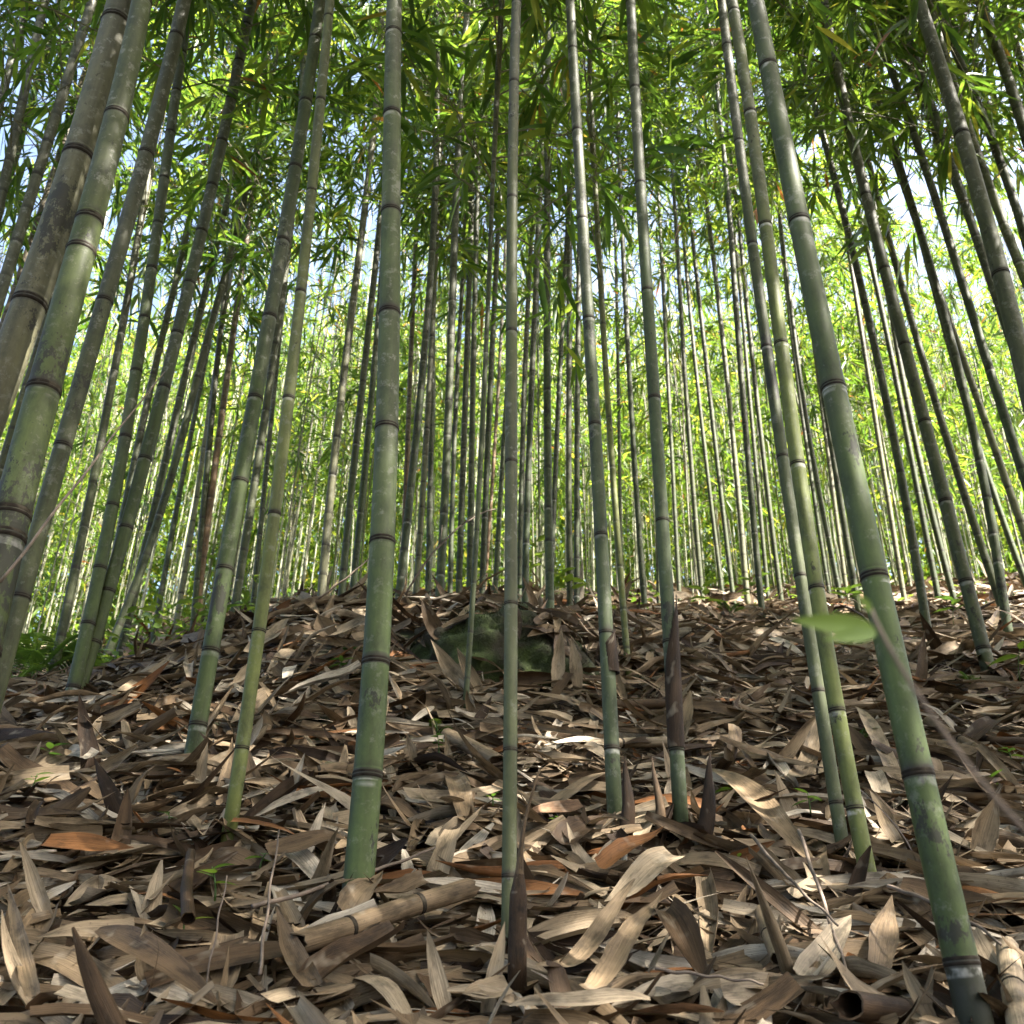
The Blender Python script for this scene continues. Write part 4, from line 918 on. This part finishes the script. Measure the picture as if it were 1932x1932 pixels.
# dead shoot at the foot of the centre culm
A = hit(976, 1858); Yd = A[1]
td = thing('dead_shoot', A, 'dark brown dead shoot wrapped in sheath, standing at the foot of the centre stem', 'shoot')
px = [(976, 1870, 37), (976, 1800, 36), (977, 1740, 35), (978, 1690, 33), (980, 1650, 25), (983, 1600, 13), (990, 1550, 9), (1003, 1500, 7), (1018, 1450, 5)]
P = np.array([on_plane(u, v, Yd) for u, v, _ in px]) - A; rr = np.array([w_ / 2 * project(P[i] + A)[2] / W for i, (_, _, w_) in enumerate(px)])
V, F = tube(P[:5], rr[:5] * np.array([1, 1, 1, 1, .75]), 14)
ang = np.arctan2(V[:, 1], V[:, 0])
uv = np.stack([np.repeat(np.arange(5) * .07, 14), np.tile(np.linspace(0, .1, 14), 5), np.zeros(70)], -1)
obj('stub', mesh_np('stub', V, F, MLIT, {'uvw': uv, 'rnd': np.full(70, .10)}), td)
V, F = tube(P[3:], rr[3:] * .75, 8); uv = np.stack([np.repeat(np.arange(6) * .07, 8), np.tile(np.linspace(0, .05, 8), 6), np.zeros(48)], -1)
obj('tip', mesh_np('tip', V, F, MLIT, {'uvw': uv, 'rnd': np.full(48, .34)}), td)

def twig(pts, wpx, label, name='twig', m_=None, lifts=None, Y=None, side=0):
    if Y is None: P = np.array([hit(u, v) for u, v in pts])
    else: P = np.array([on_plane(u, v, y) for (u, v), y in zip(pts, Y)])
    if lifts is not None: P = P + np.stack([0 * np.array(lifts), 0 * np.array(lifts), np.array(lifts)], -1)
    s = np.linspace(0, 1, len(P)); q = np.linspace(0, 1, 24); deg = min(len(P) - 1, 3)
    Pq = np.stack([np.polynomial.Polynomial.fit(s, P[:, k], deg)(q) for k in range(3)], -1)
    Pq[:, 0] += .001 * np.sin(q * 17); Pq[:, 2] += .001 * np.sin(q * 23 + 1)
    r = wpx / 2 * project(Pq.mean(0))[2] / W; off = Pq[0].copy()
    mb = MB(); mb.add(*tube(Pq - off, r * np.linspace(1.1, .6, 24), 7))
    for k in range(side):
        i = 5 + int(k * 14 / max(side, 1)); d = (Pq[i + 1] - Pq[i]); d = d / np.linalg.norm(d) + np.array([.5 * (-1) ** k, -.2, .6]); d /= np.linalg.norm(d)
        b_ = Pq[i] - off; mb.add(*tube(np.stack([b_, b_ + d * .04, b_ + d * .08 + np.array([0, 0, -.01])]), [r * .6, r * .5, r * .3], 5))
    return tag(obj(name, mb.mesh(name, m_ or MT), None, off), label, 'twig')
twig([(1697, 1801), (1800, 1870), (1925, 1945)], 8, 'pale straight twig slanting across the foot of the thickest right stem', lifts=[.07, .08, .07])
twig([(1516, 1637), (1560, 1750), (1605, 1860)], 8, 'dark twig standing slanted left of the whitish sheath', lifts=[.05, .03, .0])
twig([(1422, 1617), (1500, 1710), (1590, 1800)], 7, 'thin brown twig lying diagonally below the touching pair', lifts=[.03, .03, .03])
twig([(228, 1146), (300, 1165), (368, 1194)], 7, 'brown forked twig sticking out over the left crest', lifts=[.05, .04, .0], side=2)
twig([(170, 1128), (250, 1150), (340, 1185)], 5, 'thinner dark twig above the forked twig on the left crest', lifts=[.10, .06, .01])
twig([(490, 1840), (500, 1760), (515, 1685)], 6, 'thin pale twig standing upright left of the fallen tan cane', lifts=[0, .03, .08])
twig([(470, 1765), (700, 1690), (820, 1640)], 8, 'long grey twig running level behind the fallen tan cane', lifts=[.03, .03, .03])
twig([(1240, 1895), (1350, 1910), (1450, 1925)], 7, 'brown twig lying along the bottom edge right of the dead shoot', lifts=[.03, .03, .03])
twig([(0, 1098), (90, 985), (181, 863), (250, 778), (312, 700)], 5, 'long thin reddish vine stem slanting across the thick left stems', name='vine_stem', Y=[1.15, 1.2, 1.3, 1.4, 1.5])
twig([(765, 1122), (820, 1040), (880, 985), (935, 960)], 4, 'bare thin branch arching above the mossy mound', Y=[2.7, 2.7, 2.75, 2.8], side=3)
twig([(600, 1130), (660, 1085), (700, 1050)], 4, 'short bare twig rising from the crest left of the thick flecked stem', Y=[2.7, 2.7, 2.72])
twig([(380, 1900), (400, 1800), (415, 1720), (430, 1650)], 4, 'hair-thin dark stem standing in the lower left litter', Y=[1.12, 1.14, 1.16, 1.18])

# ------------------------------------------------------------------ small green plants
def broad_leaf(base, d, L, Wd, up=(0, 0, 1), fold=.12, n=9):
    d = np.asarray(d, float); d /= np.linalg.norm(d); s = np.cross(d, np.asarray(up, float)); s /= np.linalg.norm(s) + 1e-9; nn = np.cross(s, d)
    t = np.linspace(0, 1, n); hw = Wd / 2 * np.sin(np.pi * t ** .8) ** .85; V = []
    c = np.asarray(base) + d * (L * t)[:, None] - nn * (L * .22 * t * t)[:, None]
    for k in (-1, -.5, 0, .5, 1): V.append(c + s * (hw * k)[:, None] + nn * (abs(k) * hw * fold)[:, None])
    V = np.stack(V, 1).reshape(-1, 3); i = (np.arange(n - 1)[:, None] * 5 + np.arange(4)[None]).ravel()
    return V, [np.stack([i, i + 1, i + 6, i + 5], -1)]
def seedling(u, v, hpx, nleaf, lpx, wfrac, label, seed, tone=.5, slender=False, Y=None, group=None):
    r = random.Random(seed); A = hit(u, v) if Y is None else on_plane(u, v, Y); k = project(A)[2] / W
    h = hpx * k; t = thing('seedling', A, label, 'plant', group); lx = r.uniform(-.3, .3)
    P = np.array([[lx * h * q * q, 0, h * q] for q in np.linspace(0, 1, 7)])
    ms = MB(); ms.add(*tube(P, np.linspace(.0016, .0008, 7), 5), rnd=.3)
    obj('stem', ms.mesh('stem', MS), t)
    for j in range(nleaf):
        q = .45 + .55 * (j + .5) / nleaf; b = np.array([lx * h * q * q, 0, h * q]); az = j * 2.4 + r.uniform(-.4, .4)
        L = lpx * k * r.uniform(.75, 1.2); d = (math.cos(az), math.sin(az) * .8 - .3, r.uniform(-.1, .6))
        V, F = broad_leaf((0, 0, 0), d, L, L * wfrac)
        obj('leaf', mesh_np('leaf', V, F, MS, {'rnd': np.full(len(V), min(max(tone + r.uniform(-.2, .2), 0), 1))}), t, b)
    return t
def fern(u, v, nf, lpx, label, seed, Y=None, tone=.4):
    r = random.Random(seed); A = hit(u, v) if Y is None else np.array(on_plane(u, v, Y)); 
    if Y is not None: A[2] = float(ground(A[0], A[1]))
    k = project(A)[2] / W; t = thing('fern', A, label, 'fern')
    for f in range(nf):
        az = r.uniform(0, 6.28) if nf > 2 else r.uniform(-.5, .5) + 3.14 * f; L = lpx * k * r.uniform(.7, 1.1); mb = MB()
        q = np.linspace(0, 1, 12); hd = np.array([math.cos(az), math.sin(az) * .7, 0]); el = r.uniform(.8, 1.3)
        P = hd * (L * q * math.cos(el))[:, None] + np.array([0, 0, 1.]) * (L * (math.sin(el) * q - .55 * q * q))[:, None]
        mb.add(*tube(P, np.linspace(.0018, .0007, 12), 4), rnd=.2)
        for j in np.linspace(.18, .98, 22):
            i = min(int(j * 11), 10); b = P[i] + (P[i + 1] - P[i]) * (j * 11 - i); td = P[i + 1] - P[i]; td /= np.linalg.norm(td)
            sd_ = np.cross(td, [0, 0, 1.]); sd_ /= np.linalg.norm(sd_); pl = L * .19 * math.sin(math.pi * (j * .8 + .15)) + .002
            for sg in (-1, 1): mb.add(*broad_leaf(b, sd_ * sg + td * .35 + np.array([0, 0, -.1]), pl, pl * .17, n=4), rnd=tone + r.uniform(-.1, .1))
        obj('frond', mb.mesh('frond', MS), t)
    return t
seedling(405, 1700, 62, 4, 44, .62, 'green seedling with rounded leaves in the lower left litter', 1, .45)
seedling(490, 1640, 30, 3, 36, .5, 'small bluish-green seedling right of the slim yellow-green stem', 2, .25)
seedling(345, 1770, 48, 2, 70, .2, 'yellow-green grass-like shoot beside the blackened stump', 3, .95)
seedling(318, 1555, 22, 3, 24, .5, 'tiny dark seedling left of the slim yellow-green stem', 4, .2)
seedling(60, 1495, 36, 4, 30, .35, 'small weed on the litter near the left edge, lower one', 5, .4)
seedling(85, 1440, 34, 4, 34, .5, 'small weed on the litter near the left edge, upper one', 6, .25)
seedling(828, 1425, 40, 6, 17, .8, 'tiny round-leaved clover-like plant below the mossy mound', 7, .3)
seedling(1385, 1500, 18, 3, 32, .6, 'small green leafy weed right of the dark pointed spike', 8, .4)
seedling(1530, 1535, 40, 5, 30, .4, 'green weed growing left of the touching pair', 9, .3)
seedling(1395, 1630, 14, 3, 20, .5, 'tiny green sprout below the longest tan sheath', 10, .6)
seedling(1050, 1560, 20, 3, 18, .5, 'tiny dark sprout right of the centre stem', 11, .3)
seedling(930, 1520, 22, 4, 18, .5, 'tiny dark sprout left of the centre stem', 12, .25)
seedling(1030, 1140, 150, 7, 40, .4, 'leafy green sapling rising on the crest right of the centre stem', 13, .6)
seedling(1080, 1150, 80, 6, 36, .5, 'shorter bright sapling beside the leafy one on the crest', 14, .7)
seedling(925, 1130, 60, 6, 34, .4, 'green sapling on top of the mossy mound', 15, .55)
seedling(840, 1125, 46, 5, 34, .4, 'low sapling at the left end of the mound top', 16, .5)
seedling(385, 1170, 190, 7, 46, .28, 'thin sprig with narrow leaves between the slanting stems on the left', 17, .45)
seedling(1340, 1160, 60, 6, 34, .4, 'bright weed on the crest right of the sheathed stem', 18, .7)
seedling(1420, 1150, 70, 6, 36, .35, 'taller weed on the crest left of the touching pair', 19, .55)
seedling(1600, 1150, 46, 6, 30, .4, 'weed on the crest behind the thickest right stem', 20, .5)
seedling(1700, 1300, 30, 5, 26, .4, 'small weed in the litter right of the thickest right stem', 21, .5)
seedling(1800, 1180, 60, 6, 36, .35, 'dark weed on the crest left of the far right stem', 22, .3)
seedling(1925, 1285, 70, 3, 60, .5, 'bright leafy weed cut by the right edge', 23, .8)
seedling(1870, 1490, 26, 4, 40, .25, 'narrow-leaved green weed near the right edge at mid slope', 24, .35)
seedling(1910, 1440, 30, 5, 26, .4, 'small tufted weed at the right edge', 25, .4)
seedling(640, 1270, 30, 5, 22, .4, 'small dark weed behind the thick flecked stem', 26, .2)
fern(826, 1385, 5, 60, 'small light green fern below the mossy mound', 31, tone=.6)
fern(85, 1190, 6, 300, 'large arching fern at the left edge beyond the crest', 32, Y=3.6, tone=.3)
fern(40, 1240, 6, 150, 'second fern lower at the left edge', 33, Y=3.2, tone=.25)
fern(1625, 1400, 3, 70, 'drooping dark fern between the pair and the thickest right stem', 34, tone=.2)
fern(1380, 1160, 5, 70, 'fern on the crest left of the touching pair', 35, tone=.35)
fern(1830, 1290, 4, 60, 'small fern left of the far right stem', 36, tone=.4)
fern(660, 1235, 4, 46, 'dark fern hanging on the bank behind the thick flecked stem', 37, tone=.1)
# blurred leafy sprig close to the lens
def near_sprig():
    Y = .27; px = [(1990, 1620), (1931, 1553), (1854, 1479), (1780, 1392), (1714, 1285), (1680, 1210), (1640, 1150)]
    P = np.array([on_plane(u, v, Y) for u, v in px]); off = P[0].copy()
    t = thing('leafy_sprig', off, 'out-of-focus green sprig close to the lens, its leaf crossing the thickest right stem', 'plant')
    q = np.linspace(0, 1, 20); s = np.linspace(0, 1, len(P)); Pq = np.stack([np.polynomial.Polynomial.fit(s, P[:, k], 3)(q) for k in range(3)], -1)
    low = np.array([[Pq[0][0] + .03, Pq[0][1] + .02, float(ground(Pq[0][0] + .03, Pq[0][1] + .02))]])
    Pq = np.concatenate([low, Pq]); mb = MB(); mb.add(*tube(Pq - off, np.linspace(.0009, .0005, 21), 8)); obj('stem', mb.mesh('stem', MT), t)
    for (b, e, w_, tone) in [((1652, 1186), (1518, 1165), 40, .85), ((1655, 1194), (1580, 1200), 28, .7), ((1645, 1155), (1632, 1124), 18, .85)]:
        B = on_plane(*b, Y); E = on_plane(*e, Y - .012); L = np.linalg.norm(E - B); k = project(B)[2] / W
        V, F = broad_leaf((0, 0, 0), E - B, L, w_ * k, up=(0, -1, -.25))
        obj('leaf', mesh_np('leaf', V, F, MS, {'rnd': np.full(len(V), tone)}), t, B - off)
near_sprig()
